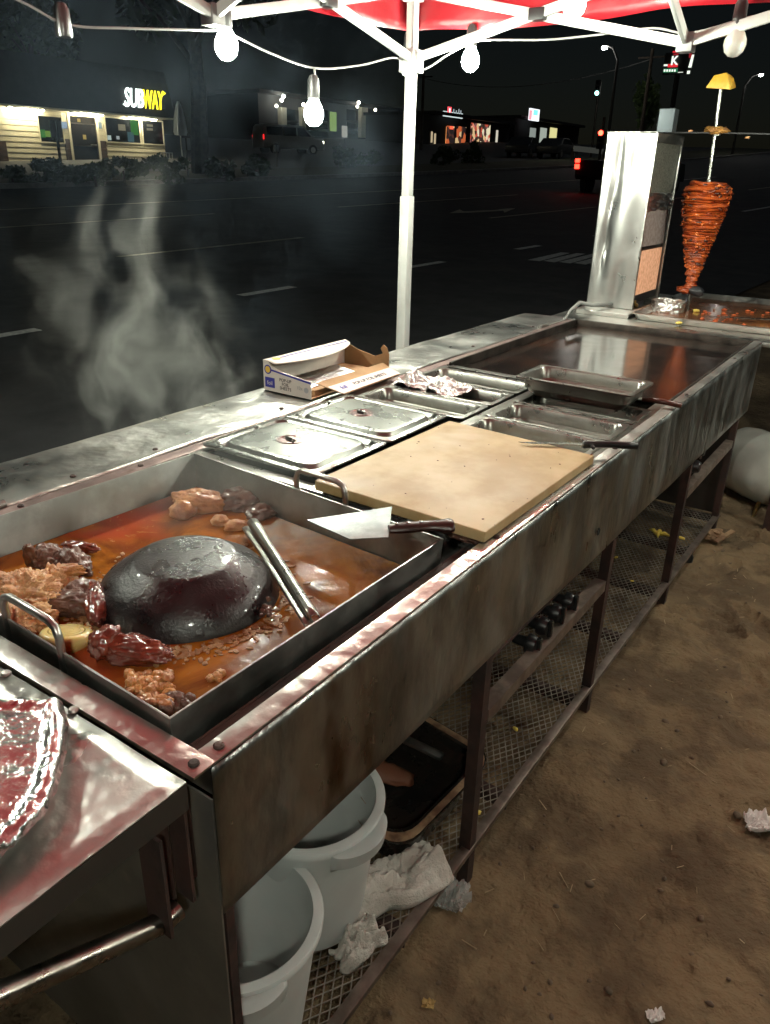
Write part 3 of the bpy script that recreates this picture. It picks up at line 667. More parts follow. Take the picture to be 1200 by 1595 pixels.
tc = n.new('ShaderNodeTexCoord'); tz = n.new('ShaderNodeTexNoise'); tz.inputs['Scale'].default_value = 3; tz.inputs['Detail'].default_value = 5; l.new(tc.outputs['Object'], tz.inputs['Vector'])
bp_ = n.new('ShaderNodeBump'); bp_.inputs['Strength'].default_value = .5; bp_.inputs['Distance'].default_value = .05; l.new(tz.outputs[0], bp_.inputs['Height']); l.new(bp_.outputs[0], pb.inputs['Normal'])
CLOTH = m
b = MB(); NG = 40
def roof_pt(u, v):
    x = TX0 - .03 + (TL + .06) * u; y = TY1 - .03 + (TL + .06) * v
    e = 1 - max(abs(2 * u - 1), abs(2 * v - 1))
    z = 1.965 + (PK.z + .03 - 1.965) * e ** .93 + .006 * math.sin(u * 31) * math.sin(v * 27)
    return (x, y, z)
b.grid(roof_pt, NG, NG); b.build('roof_cloth', CLOTH, tent, smooth=True, solid=.001)
for (ax, ay, bx, by) in ((TX0 - .035, TY1 - .035, TX0 - .035, TY0 + .035), (TX0 - .035, TY0 + .035, TX1 + .035, TY0 + .035), (TX1 + .035, TY0 + .035, TX1 + .035, TY1 - .035), (TX1 + .035, TY1 - .035, TX0 - .035, TY1 - .035)):
    nxv = Vector((by - ay, -(bx - ax), 0)).normalized()
    def val(u, v, ax=ax, ay=ay, bx=bx, by=by, nxv=nxv):
        w_ = .012 * math.sin(u * 45) * (1 - v) + .008 * math.sin(u * 17 + 1)
        return Vector((ax + (bx - ax) * u, ay + (by - ay) * u, 1.815 + .15 * v - .018 * math.sin(u * math.pi * 3) ** 2 * (1 - v))) + nxv * w_
    MB().grid(val, 90, 5).build('valance', CLOTH, tent, smooth=True, solid=.001)

# ================================================================ string lights
CORD = PM('pale_cord', (.26, .26, .25), None, rough=.5)
SOCK = PM('grey_socket', (.05, .05, .05), None, rough=.35, metal=.3)
SOCKS = PM('silver_socket', (.16, .16, .16), None, rough=.3, metal=.9)
BULB_S = 440.0
LIT = EM('lit_bulb_glass', (.96, 1.0, .84), BULB_S)
UNLIT = PM('unlit_bulb_glass', (.36, .34, .31), None, rough=.25, sss=.3)
lx = TX0 - .015; ly = TY0 + .03
sl = T('string_lights', 'string of white bulbs hung along the canopy frame', 'string lights', (TX0, TY0, 1.7))
def cpath(pts, r=.0032, nm='cord'):
    q = [Vector(p) for p in pts]; out = []
    for i in range(len(q) - 1):
        a = q[max(i - 1, 0)]; b_ = q[i]; c = q[i + 1]; d = q[min(i + 2, len(q) - 1)]
        for k in range(6):
            t = k / 6; out.append(.5 * ((2 * b_) + (c - a) * t + (2 * a - 5 * b_ + 4 * c - d) * t * t + (3 * b_ - a - 3 * c + d) * t ** 3))
    out.append(q[-1]); return MB().tube(out, r, 6)
left = [(lx, -.2, 1.68), (lx, .15, 1.70), (lx, .55, 1.66), (lx, .95, 1.70)] + [onX(x, y, lx) for x, y in ((28, 0), (105, 38), (200, 44), (318, 47), (352, 50), (420, 82), (490, 106), (560, 102), (612, 90), (636, 98))]
rightp = [onY(x, y, ly) for x, y in ((640, 104), (662, 108), (700, 84), (736, 66), (770, 62), (850, 62), (925, 55), (1017, 44))] + [Vector((-.795, ly, ZS_ + .03)), Vector((-.55, ly, 1.78)), Vector((-.2, ly, 1.72)), Vector((.2, ly, 1.74)), Vector((.7, ly, 1.72)), Vector((1.15, ly, 1.74))]
cpath(left).build('cord', CORD, sl, smooth=True); cpath(rightp).build('cord', CORD, sl, smooth=True)
BL = MB().lathe([(.0, -.036), (.014, -.033), (.026, -.022), (.032, -.004), (.031, .010), (.024, .026), (.016, .040), (.0145, .052)], 20)
def bulb(c, top, mt=LIT, sock=SOCK, empty=False):
    c = Vector(c); top = Vector(top)
    so = MB().lathe([(.004, .115), (.012, .112), (.018, .100), (.020, .052), (.0185, .044), (.004, .044)], 16, c).build('socket', sock, sl, smooth=True)
    MB().tube([c + Vector((0, 0, .112)), (c + top) / 2 + Vector((.004, .003, .03)), top], .0035, 6).build('drop_cord', CORD, so)
    if empty: return
    g = MB(); g.add([p + c for p in BL.v], BL.f)
    nk = MB().lathe([(.0165, .034), (.0215, .022), (.0325, .000), (.0330, -.001)], 20, c) if False else None
    g.build('bulb', mt, so, smooth='all')
bulb(onX(353, 72, lx), onX(352, 50, lx)); bulb(onX(489, 178, lx), onX(490, 106, lx))
bulb(onX(636, 102, lx - .05), onX(636, 92, lx - .05)); bulb(onY(733, 95, ly), onY(737, 66, ly))
bulb(onX(105, 92, lx), onX(105, 40, lx), empty=True, sock=SOCKS)
bulb(onY(1145, 68, ly - .03), onY(1152, 14, ly - .03), UNLIT, SOCK)
bulb(onY(895, 6, ly - .40), onY(895, -30, ly - .40))
rx, ny = TX1 + .015, TY1 - .03
cpath([(1.15, ly, 1.74), (rx, 2.3, 1.72), (rx, 1.7, 1.74), (rx, 1.1, 1.72), (rx, .5, 1.74), (rx, TY1, 1.73)]).build('cord', CORD, sl, smooth=True)
cpath([(rx, TY1, 1.73), (.75, ny, 1.71), (.2, ny, 1.73), (-.4, ny, 1.71), (-1.1, ny, 1.73), (lx, -.2, 1.68)]).build('cord', CORD, sl, smooth=True)
for (x, y, z) in ((lx, .55, 1.56), (-.12, ly, 1.60), (.55, ly, 1.60), (rx, 1.9, 1.60), (.25, ny, 1.60)):  # further bulbs out of view, added to light the dirt and buckets
    bulb((x, y, z), (x, y, z + .13))

# ================================================================ the cooking cart
cart = T('cooking_cart', 'long stainless steel taco cart with expanded metal lower shelf', 'cart', (-.96, 1.8, 0))
ZC = .78; XL, XI, XF = -1.45, -1.243, -.476; YN, YF = .40, 3.20
def wav(x, y, a=.0016, s=3.0): return a * (noise.noise(Vector((x * s, y * s, 3.3))) + .5 * noise.noise(Vector((x * s * 2.7, y * s * 2.7, 8.1))))
b = MB(); b.grid(lambda u, v: (XL + (XI - XL) * u, YN + (YF - YN) * v, ZC + wav(XL + (XI - XL) * u, YN + (YF - YN) * v, .0035, 4)), 16, 180)
rs = b.build('rear_shelf', STEEL_TOP, cart, smooth='all', solid=.0015)
MB().box(XL - .002, XL + .001, YN, YF, ZC - .035, ZC - .002).build('edge_fold', STEEL_TOP, rs)
MB().box(XI - .01, XI - .003, YN + .02, YF - .02, ZC - .022, ZC - .004).build('hinge_leaf', IRON, rs)
for y0 in (.57, 1.75, 2.9):
    h_ = MB().tube([(XI - .004, y0, ZC + .004), (XI - .004, y0 + .075, ZC + .004)], .0085, 12).build('hinge', STEEL_PAN, rs, smooth=True)
BOLT = MB().lathe([(.006, 0), (.006, .0018), (.0045, .0035), (0, .004)], 10)
def bolts(parent, pts, axis=(0, 0, 1), mt=IRON):
    for p in pts:
        M = Vector((0, 0, 1)).rotation_difference(Vector(axis)).to_matrix(); g = MB(); g.add([M @ q + Vector(p) for q in BOLT.v], BOLT.f)
        g.build('bolt', mt, parent, smooth=True)
bolts(rs, [(XI - .03, y, ZC + .001) for y in (.62, .80, 1.0, 1.4, 1.9, 2.4, 2.9)])
# rails of the top frame
b = MB(); b.box(-1.235, -1.205, YN + .03, YF - .02, ZC - .004, ZC); b.box(-1.239, -1.2355, YN + .03, YF - .02, ZC - .03, ZC)
ir = b.build('inner_rail', IRON_PINK, cart, bevel=.0008); bolts(ir, [(-1.222, y, ZC) for y in (.66, .92)])
ap = MB().grid(lambda u, v: (XF + .0015 + .004 * noise.noise(Vector((v * 9, u * 2, 1.7))) * math.sin(math.pi * min(1, v * 1.0)) * (1 - u), YN + (YF - YN) * v, (.575 - .06 * v) + (ZC + .001 - (.575 - .06 * v)) * u), 14, 150).build('front_apron', STEEL_APRON, cart, smooth='all', solid=.002)
for (px, py) in ((932, 828),):
    p = onX(px, py, XF + .006); MB().lathe([(.0085, 0), (.0085, .0015), (.0065, .0015), (.0065, .0012)], 16, p, (1, 0, 0)).build('hole_disc', PM('hole_shade_black', (.003, .003, .003), None, rough=.9), ap)  # black disc on the sheet, painting the dark inside of a hole
b = MB(); b.box(XF - .026, XF + .001, YN, YF, ZC + .0015, ZC + .0045)
fr = b.build('front_rail', STEEL_TOP, cart, bevel=.0008); bolts(fr, [(XF - .013, y, ZC + .0045) for y in (.425, 1.05, 1.62, 2.2, 2.8)])
b = MB(); b.box(XL + .02, XF + .001, YN - .022, YN + .008, ZC + .0016, ZC + .0046); b.box(XL + .02, XF, YN + .004, YN + .008, ZC - .04, ZC + .0012)
er = b.build('end_rail', STEEL_TOP, cart, bevel=.0008); bolts(er, [(XF - .014, YN - .008, ZC + .0046), (-.9, YN - .008, ZC + .0046)])
b = MB(); b.box(-.532, -.512, YN + .015, 1.03, ZC - .022, ZC - .018); b.box(-.5365, -.5325, YN + .015, 1.03, ZC - .06, ZC - .018); b.build('burner_rail', IRON, cart)
MB().box(-1.234, -.49, YN + .012, YF - .02, .60, .604).build('gap_floor_sheet', PM('gap_black_steel', (.02, .018, .016), None, rough=.8, metal=.3), cart)  # unseen dark sheet added so the gaps beside the pan show black
MB().box(-1.2445, -1.2415, YN + .012, YF - .02, .58, ZC - .032).build('inner_side', MATS['gap_black_steel'], cart)
# deck strips round the pan wells
b = MB(); zz = ZC - .001
for q in ((-1.2045, -1.188, 1.03, 2.10), (-.536, -.503, 1.03, 2.10), (-.862, -.842, 1.30, 2.10), (-1.188, -.536, 2.085, 2.115), (-1.188, -.536, 1.03, 1.06), (-.842, -.536, 1.06, 1.51)):
    b.box(q[0], q[1], q[2], q[3], zz - .003, zz + .0005)
b.build('well_deck', STEEL_TRAY, cart, bevel=.0006)
# griddle
GRID = PM('oiled_griddle', (.022, .014, .011), (.012, .009, .008), 7, .10, .24, 0, .05, 5, .01, spec=.8, c3=(.05, .022, .012), spots=(.55, .75), coat=.5, bump2=[(.03, 60, .002)])
b = MB(); b.box(-1.196, -.512, 2.122, 3.165, ZC - .030, ZC - .022); gr = b.build('griddle_plate', GRID, cart)
b = MB()
b.box(-1.2045, -1.1965, 2.118, 3.18, ZC - .03, ZC + .006); b.box(-.5115, -.5035, 2.118, 3.18, ZC - .03, ZC + .005); b.box(-1.1965, -.5115, 3.166, 3.18, ZC - .03, ZC + .006); b.box(-1.1965, -.5115, 2.1165, 2.1215, ZC - .03, ZC - .004)
b.build('griddle_wall', PM('sooty_rim', (.09, .075, .065), (.04, .034, .03), 12, .3, .5, .8), cart, bevel=.001)
# legs, cross bars, lower shelf
def angle(p, q, s, t, d1, d2, nm, mt=IRON, par=cart):
    p = Vector(p); q = Vector(q); d1 = Vector(d1); d2 = Vector(d2); ax = (q - p)
    pts = [p, p + d1 * s, p + d1 * s + d2 * t, p + d1 * t + d2 * t, p + d1 * t + d2 * s, p + d2 * s]
    return MB().prism(pts, ax).build(nm, mt, par)
LY = (.405, 1.03, 1.68, 2.385, 3.06)
for y in LY:
    angle((XF - .001, y, .0), (XF - .001, y, .70), .024 if y > .5 else .012, .004, (0, 1, 0), (-1, 0, 0), 'leg')
    angle((XL + .012, y, .0), (XL + .012, y, .76), .030, .004, (0, 1, 0), (1, 0, 0), 'leg')
for (y0, y1, z) in ((1.062, 1.675, .430), (2.42, 3.055, .428)):
    angle((XF - .002, y0, z), (XF - .002, y1, z), .028, .004, (-1, 0, 0), (0, 0, -1), 'cross_bar', PM('worn_bar', (.30, .24, .20), (.17, .13, .11), 20, .35, .55, .7))
MB().box(XF - .020, XF + .001, YN, 3.10, .096, .109).build('shelf_rail', PM('worn_rail', (.26, .21, .18), (.15, .12, .10), 20, .35, .55, .7), cart, bevel=.001)
angle((XL + .012, YN, .105), (XL + .012, 3.10, .105), .030, .004, (0, 0, -1), (1, 0, 0), 'shelf_rail', MATS['worn_bar'])
for y in (.42, .80, 1.20, 1.62, 1.98, 2.32, 2.70, 3.07):
    angle((XL + .02, y, .100), (XF - .004, y, .100), .025, .003, (0, 1, 0), (0, 0, -1), 'shelf_bearer')
b = MB(); lx_, ly_ = .0085, .0145; nxm = int((XF - .006 - (XL + .018)) / lx_); nym = int((3.09 - YN - .01) / ly_)
def strand(p, q, w_=.0021, t_=.0016):
    p = Vector(p); q = Vector(q); d = (q - p).normalized(); a = Vector((-d.y, d.x, 0)) * w_ / 2; h = Vector((0, 0, t_ / 2))
    b.add([p - a - h, p + a - h, p + a + h, p - a + h, q - a - h, q + a - h, q + a + h, q - a + h], [(3, 2, 6, 7), (0, 4, 5, 1), (1, 5, 6, 2), (0, 3, 7, 4)])
for i in range(nxm):
    for j in range(nym):
        x0 = XL + .018 + i * lx_; y0 = YN + .005 + j * ly_
        za = .1075 + .002 * noise.noise(Vector((x0 * 4, y0 * 4, 0)))
        if (i + j) % 2 == 0: strand((x0, y0, za), (x0 + lx_, y0 + ly_, za))
        else: strand((x0, y0 + ly_, za), (x0 + lx_, y0, za))
b.build('mesh_shelf', MESHM, cart)
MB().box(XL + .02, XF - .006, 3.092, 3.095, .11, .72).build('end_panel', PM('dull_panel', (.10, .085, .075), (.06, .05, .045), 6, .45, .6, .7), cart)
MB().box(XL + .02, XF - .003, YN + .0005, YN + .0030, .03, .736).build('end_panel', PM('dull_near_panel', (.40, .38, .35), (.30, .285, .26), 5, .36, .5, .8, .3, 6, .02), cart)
for y in (.42, 2.80): MB().lathe([(.018, 0), (.018, .03), (.012, .04), (.012, .075)], 12, (XF - .03, y, 0)).build('foot', BLACK, cart, smooth=True)
# gas manifold with four valves behind the cross bar
mn = MB().tube([(-.535, 1.10, .475), (-.535, 1.72, .470), (-.535, 3.0, .47)], .012, 10).build('gas_pipe', IRON, cart, smooth=True)
for (px, py) in ((828, 1003), (846, 975), (866, 955), (886, 937)):
    p = onX(px, py, -.505)
    v_ = MB().lathe([(.010, -.03), (.012, 0), (.0215, .002), (.0215, .010), (.017, .022), (.004, .024)], 14, p - Vector((.01, 0, 0)), (1, 0, 0)).build('valve', BLACK, cart, smooth=True)
    MB().box(p.x + .012, p.x + .022, p.y - .005, p.y + .005, p.z - .020, p.z + .020).build('knob_grip', PM('glossy_black', (.02, .02, .02), None, rough=.15), v_, bevel=.002)
    MB().tube([p + Vector((-.04, 0, 0)), p + Vector((-.08, 0, .03)), p + Vector((-.14, 0, .09))], .009, 8).build('burner_tube', IRON, v_)
for (px, py) in ((1088, 700), (1080, 726)):
    p = onX(px, py, -.505); v_ = MB().lathe([(.010, -.03), (.012, 0), (.022, .002), (.022, .010), (.017, .022), (.004, .024)], 14, p, (1, 0, 0)).build('valve', BLACK, cart, smooth=True)
    MB().tube([p + Vector((0, .02, .03)), p + Vector((.012, .02, .06)), p + Vector((.012, .03, .02))], .003, 6).build('wire_hook', STEEL, v_)
# fold-out side shelf with brace
ss = T('side_shelf', 'folding sheet metal side shelf under the foil covered platter', 'shelf', (-.9, .1, 0))
sy0, sy1 = -.55, .372
b = MB(); b.grid(lambda u, v: (-1.42 + (-.479 + 1.42) * u, sy0 + (sy1 - sy0) * v, ZC + .001 + wav(u * 2, v * 2 + 5, .003, 3.5)), 40, 40)
b.build('top_sheet', STEEL_TOP, ss, smooth='all', solid=.002)
b = MB(); b.box(-.483, -.4788, sy0, sy1, ZC - .032, ZC - .001); b.box(-1.42, -.483, sy1 - .004, sy1, ZC - .032, ZC - .004); b.build('edge_fold', PM('dark_fold', (.10, .095, .09), None, rough=.4, metal=.8), ss)
bolts(ss, [onZ(115, 1107, ZC + .003), onZ(10, 1050, ZC + .003)], mt=STEEL)
c0_ = onX(278, 1415, -.490); c1_ = onX(-60, 1578, -.490)
angle((-.505, sy1 - .045, c0_.z - .005), (-.505, sy1 - .045, ZC - .034), .034, .004, (1, 0, 0), (0, 1, 0), 'hinge_plate', IRON, ss)
angle((-.508, sy1 - .005, c0_.z + .0), (-.508, sy1 - .005, ZC - .034), .026, .004, (1, 0, 0), (0, 1, 0), 'hinge_plate', IRON, ss)
MB().tube([Vector((-.490, sy1 - .02, c0_.z)), c0_ + Vector((0, -.02, 0)), c1_, c1_ + (c1_ - c0_) * .5], .0115, 12).build('brace', PM('brace_steel', (.34, .32, .29), (.2, .18, .16), 14, .22, .4, 1), ss, smooth=True)

# ================================================================ the braising pan
ZR = .80; ZB = .69
PN = {'NL': Vector((-1.178, .432, 0)), 'NR': Vector((-.547, .412, 0)), 'FR': Vector((-.541, .965, 0)), 'FL': Vector((-1.154, 1.002, 0))}
quad = [PN['NL'], PN['NR'], PN['FR'], PN['FL']]; cen = sum(quad, Vector()) / 4
pan = T('braising_pan', 'deep square steel braising pan with central dome and broth', 'pan', (cen.x, cen.y, ZB))
def ring(z, inset): return [Vector((p.x, p.y, z)) + Vector(((cen.x - p.x) / abs(cen.x - p.x) * inset, (cen.y - p.y) / abs(cen.y - p.y) * inset, 0)) for p in quad]
b = MB(); rings = [ring(ZB, .006), ring(ZR, 0), ring(ZR, .003), ring(ZB + .003, .009)]
for r_ in rings: b.v += r_
for k in range(3):
    for i in range(4): j = (i + 1) % 4; b.f.append((k * 4 + i, k * 4 + j, (k + 1) * 4 + j, (k + 1) * 4 + i))
b.f.append((3, 2, 1, 0)); b.f.append((12, 13, 14, 15)); body = b.build('wall', STEEL_PAN, pan, bevel=.0006)
def handle(pa, pb, h, out, nm='handle'):
    pa = Vector(pa); pb = Vector(pb); up = Vector((0, 0, h)); out = Vector(out); d = (pb - pa).normalized(); r_ = .018
    dn = Vector((0, 0, -.035))
    path = [pa + dn, pa + up - Vector((0, 0, r_)), pa + up * 1 + d * r_ * .3 - Vector((0, 0, r_ * .3)), pa + up + d * r_, pb + up - d * r_, pb + up - d * r_ * .3 - Vector((0, 0, r_ * .3)), pb + up - Vector((0, 0, r_)), pb + dn]
    path = [p + out * .007 for p in path]
    hd = MB().tube(path, .0052, 12).build(nm, STEEL, pan, smooth='all')
    return hd
ha, hb_ = onZ(454, 752, ZR), onZ(530, 776, ZR); handle((-.868, .975 + .006, ZR), (-.750, .968 + .006, ZR), .037, (0, 1, 0))
handle((-.868, .4305, ZR), (-.746, .4265, ZR), .037, (0, -1, 0))
DOMEM = PM('sooty_wet_dome', (.016, .010, .012), (.007, .005, .006), 9, .18, .45, 0, .35, 35, .004, spec=.55, coat=.18, c3=(.026, .010, .010), spots=(.56, .74), bump2=[(.55, 210, .002)])
dc = onZ(294, 922, .735); DR = .137
b = MB().lathe([(DR * 1.05, -.045), (DR * 1.03, -.012), (DR * .985, .006), (DR * .93, .020), (DR * .84, .034), (DR * .72, .045), (DR * .62, .053), (DR * .57, .0575), (DR * .54, .0595), (DR * .50, .0600), (DR * .3, .0610), (0, .0615)], 96, (dc.x, dc.y, .737),
      rfun=lambda g, i: 1 + .012 * noise.noise(Vector((math.cos(g) * 3, math.sin(g) * 3, i * .3))))
b.build('dome', DOMEM, pan, smooth='all')
# broth
m = bpy.data.materials.new('birria_broth'); m.use_nodes = True; n = m.node_tree.nodes; l = m.node_tree.links; pb = n['Principled BSDF']
tc = n.new('ShaderNodeTexCoord')
def NZ(s, d=6, r=.6, dist=0):
    t = n.new('ShaderNodeTexNoise'); t.inputs['Scale'].default_value = s; t.inputs['Detail'].default_value = d; t.inputs['Roughness'].default_value = r; t.inputs['Distortion'].default_value = dist
    l.new(tc.outputs['Object'], t.inputs['Vector']); return t.outputs[0]
def MR(v, a, c, o0=0, o1=1):
    r = n.new('ShaderNodeMapRange'); r.interpolation_type = 'SMOOTHSTEP'; l.new(v, r.inputs['Value'])
    for k, val in (('From Min', a), ('From Max', c), ('To Min', o0), ('To Max', o1)): r.inputs[k].default_value = val
    return r.outputs[0]
def MX(f, a, c):
    x = n.new('ShaderNodeMix'); x.data_type = 'RGBA'; l.new(f, x.inputs['Factor'])
    for k, val in ((6, a), (7, c)):
        if isinstance(val, tuple): x.inputs[k].default_value = (*val, 1)
        else: l.new(val, x.inputs[k])
    return x.outputs[2]
col = MX(MR(NZ(7, 5, .6, 1.0), .35, .65), (.36, .128, .018), (.135, .040, .009))
col = MX(MR(NZ(3.2, 3, .5, .5), .52, .70), col, (.32, .055, .022))
col = MX(MR(NZ(16, 8, .7, 2.2), .60, .68), col, (.34, .15, .045))
col = MX(MR(NZ(42, 6, .7, 1.5), .66, .71), col, (.52, .34, .16))
l.new(col, pb.inputs['Base Color']); pb.inputs['Roughness'].default_value = .14; pb.inputs['Specular IOR Level'].default_value = .15
pb.inputs['Subsurface Weight'].default_value = .25; pb.inputs['Subsurface Radius'].default_value = (.012, .004, .001); pb.inputs['Subsurface Scale'].default_value = 1
h1 = NZ(14, 5, .6, .8); h2 = NZ(70, 3); bp1 = n.new('ShaderNodeBump'); bp1.inputs['Strength'].default_value = .14; bp1.inputs['Distance'].default_value = .004; l.new(h1, bp1.inputs['Height'])
bp2 = n.new('ShaderNodeBump'); bp2.inputs['Strength'].default_value = .12; bp2.inputs['Distance'].default_value = .0012; l.new(h2, bp2.inputs['Height']); l.new(bp1.outputs[0], bp2.inputs['Normal']); l.new(bp2.outputs[0], pb.inputs['Normal'])
BROTH = m; ZQ = .732
rq = ring(ZQ, .0105)
def broth_pt(u, v):
    p = rq[0].lerp(rq[1], u).lerp(rq[3].lerp(rq[2], u), v); d = math.hypot(p.x - dc.x, p.y - dc.y)
    z = ZQ + .0005 * noise.noise(Vector((p.x * 22, p.y * 22, 0))) + .0002 * noise.noise(Vector((p.x * 60, p.y * 60, 4)))
    return (p.x, p.y, z)
b = MB().grid(broth_pt, 130, 120); tag(b.build('broth', BROTH, org=(cen.x, cen.y, ZQ), smooth='all'), 'orange red simmering broth filling the square braising pan', 'broth')
# foam and crumbs round the dome
FOAM = PM('meat_crumbs', (.42, .25, .12), (.26, .11, .045), 40, .35, .6, 0, .5, 120, .003, sss=.2, sssr=(.004, .002, .001))
b = MB(); rr = random.Random(11)
for k in range(620):
    a = rr.uniform(0, 6.283); q = DR * (1.06 + abs(rr.gauss(0, .13)))
    if rr.random() < .45: a = rr.gauss(-1.1, .9)
    p = Vector((dc.x + math.cos(a) * q, dc.y + math.sin(a) * q, ZQ + .001)); s = rr.uniform(.0015, .0045)
    if not (-1.16 < p.x < -.56 and .44 < p.y < .95): continue
    b.blob(p, (s * rr.uniform(1, 2.2), s, s * .55), (0, 0, rr.uniform(0, 3)), .35, 1.5, k, 1)
tag(b.build('floating_crumbs', FOAM, smooth=True), 'pale crumbs of fat and meat floating round the dark dome', 'crumbs', kind='stuff')
# meats
M_TAN = PM('fried_pork', (.58, .27, .085), (.36, .13, .045), 22, .28, .5, 0, .6, 70, .006, c3=(.15, .05, .025), spots=(.55, .72), sss=.15, coat=.3, sssr=(.006, .002, .001), bump2=[(.4, 220, .002)])
M_PALE = PM('stewed_tripe', (.66, .38, .18), (.48, .21, .09), 26, .3, .5, 0, .7, 80, .006, c3=(.20, .07, .035), spots=(.52, .7), sss=.2, coat=.3, sssr=(.006, .003, .001), bump2=[(.5, 240, .003)])
M_DARK = PM('dark_braised_beef', (.16, .070, .042), (.085, .034, .022), 24, .35, .6, 0, .6, 70, .006, c3=(.19, .08, .045), spots=(.55, .72), coat=.4, bump2=[(.4, 200, .003)])
M_RED = PM('glazed_sausage', (.20, .040, .020), (.11, .022, .014), 20, .18, .4, 0, .35, 40, .005, coat=.8, c3=(.30, .09, .05), spots=(.6, .74))
def meat(name, label, mt, pieces, cat='meat', sm='all', fine=.05):
    b = MB(); z0 = None
    for q in pieces: q = list(q); q[3] *= .62; b.blob(*q, fine)
    c = sum(b.v, Vector()) / len(b.v); zmin = min(p.z for p in b.v)
    return tag(b.build(name, mt, org=(c.x, c.y, zmin), smooth=sm), label, cat)
def L(px, py, dz=0.0): p = onZ(px, py, ZQ + dz); return (p.x, p.y, ZQ + dz)
meat('pork_piece', 'orange brown glistening pork piece in the far corner of the braising pan', M_TAN, [(L(310, 782, .012), (.052, .030, .024), (0, .1, .5), .35, 1.7, 3, 5), (L(285, 796, .008), (.024, .022, .020), (0, 0, .3), .4, 2, 9, 4)])
meat('beef_piece', 'dark purple brown meat lump beside the orange pork piece', M_DARK, [(L(380, 782, .004), (.058, .040, .026), (0, 0, .7), .5, 2.0, 5, 5), (L(408, 800, .0), (.03, .03, .018), (0, 0, 0), .5, 2, 6, 4)])
meat('offal_piece', 'small tan nugget of meat between the dome and the tongs tip', M_PALE, [(L(344, 812, .004), (.018, .014, .013), (0, 0, .4), .3, 1.8, 15, 4)])
meat('offal_piece', 'elongated tan nugget of meat touching the tongs tip', M_PALE, [(L(368, 820, .004), (.022, .013, .013), (0, 0, 1.0), .3, 1.8, 16, 4)])
meat('beef_piece', 'ragged grey brown beef chunk by the back wall of the braising pan', M_DARK, [(L(72, 868, .012), (.030, .026, .020), (0, 0, .3), .55, 2.2, 21, 5), (L(118, 876, .012), (.036, .020, .018), (0, .2, -.2), .5, 2.2, 22, 5), (L(48, 866, .02), (.012, .01, .028), (.3, .2, .3), .4, 2, 23, 4)])
meat('pork_piece', 'thin reddish strip of pork skin behind the ragged beef chunk', M_RED, [(L(125, 852, .01), (.034, .010, .010), (0, 0, .4), .5, 2.5, 24, 4)])
meat('tripe_heap', 'big crinkled pale tripe heap under the near pan handle', M_PALE, [(L(40, 925, .018), (.058, .046, .030), (0, 0, .2), .5, 3.0, 31, 6), (L(88, 905, .018), (.030, .024, .022), (0, 0, .7), .55, 3.2, 32, 5), (L(14, 965, .012), (.05, .035, .024), (0, 0, -.1), .5, 3.2, 33, 5), (L(52, 962, .012), (.032, .022, .020), (0, 0, .5), .5, 3.4, 34, 5)], fine=.13)
meat('pork_piece', 'dark orange crisp flap of pork above the crinkled tripe', M_TAN, [(L(95, 893, .028), (.040, .011, .012), (0, -.25, .55), .45, 2.6, 36, 4)])
meat('beef_piece', 'dull maroon curl of braised beef beside the crinkled tripe', M_DARK, [(L(105, 942, .012), (.050, .020, .020), (0, 0, .55), .4, 2.4, 41, 5), (L(125, 925, .012), (.022, .030, .022), (0, 0, .2), .4, 2.4, 42, 4)])
meat('sausage', 'glossy red sausage leaning between the onion and the dome', M_RED, [(L(150, 940, .018), (.052, .017, .017), (0, .12, -.62), .25, 2.0, 51, 5)])
meat('rib_piece', 'dark glazed rib section lying in front of the dome', M_RED, [(L(205, 1012, .014), (.056, .024, .018), (0, .06, .48), .35, 2.2, 55, 5), (L(165, 1000, .022), (.020, .024, .020), (.2, 0, .3), .45, 2.4, 56, 4)])
b_ = [(L(235 + rr.uniform(-34, 30), 1072 + rr.uniform(-24, 26), rr.uniform(.002, .018)), (rr.uniform(.005, .009), rr.uniform(.004, .008), rr.uniform(.004, .007)), (rr.random(), 0, rr.random() * 3), .6, 2.2, 60 + k, 3) for k in range(75)]
meat('meat_crumble_heap', 'tan crumbled meat heap in the near corner of the braising pan', M_TAN, b_, sm='all')
meat('meat_crumble_heap', 'dark red meat crumbs beside the tan heap at the pan corner', M_DARK, [(L(272 + rr.uniform(-16, 26), 1098 + rr.uniform(-12, 10), rr.uniform(0, .01)), (rr.uniform(.006, .011),) * 3, (0, 0, 0), .45, 2, 100 + k, 3) for k in range(13)])
meat('meat_crumble_heap', 'little tan crumb cluster floating near the front wall of the pan', M_TAN, [(L(340 + rr.uniform(-16, 14), 1056 + rr.uniform(-7, 7), .001), (rr.uniform(.003, .007),) * 3, (0, 0, 0), .45, 2, 120 + k, 3) for k in range(12)])
meat('char_crumbs', 'brown crumbs stuck on the right rim of the dark dome', M_DARK, [(onZ(408 + rr.uniform(-12, 14), 938 + rr.uniform(-18, 22), .745), (rr.uniform(.003, .006),) * 3, (0, 0, 0), .45, 2, 140 + k, 2) for k in range(22)])
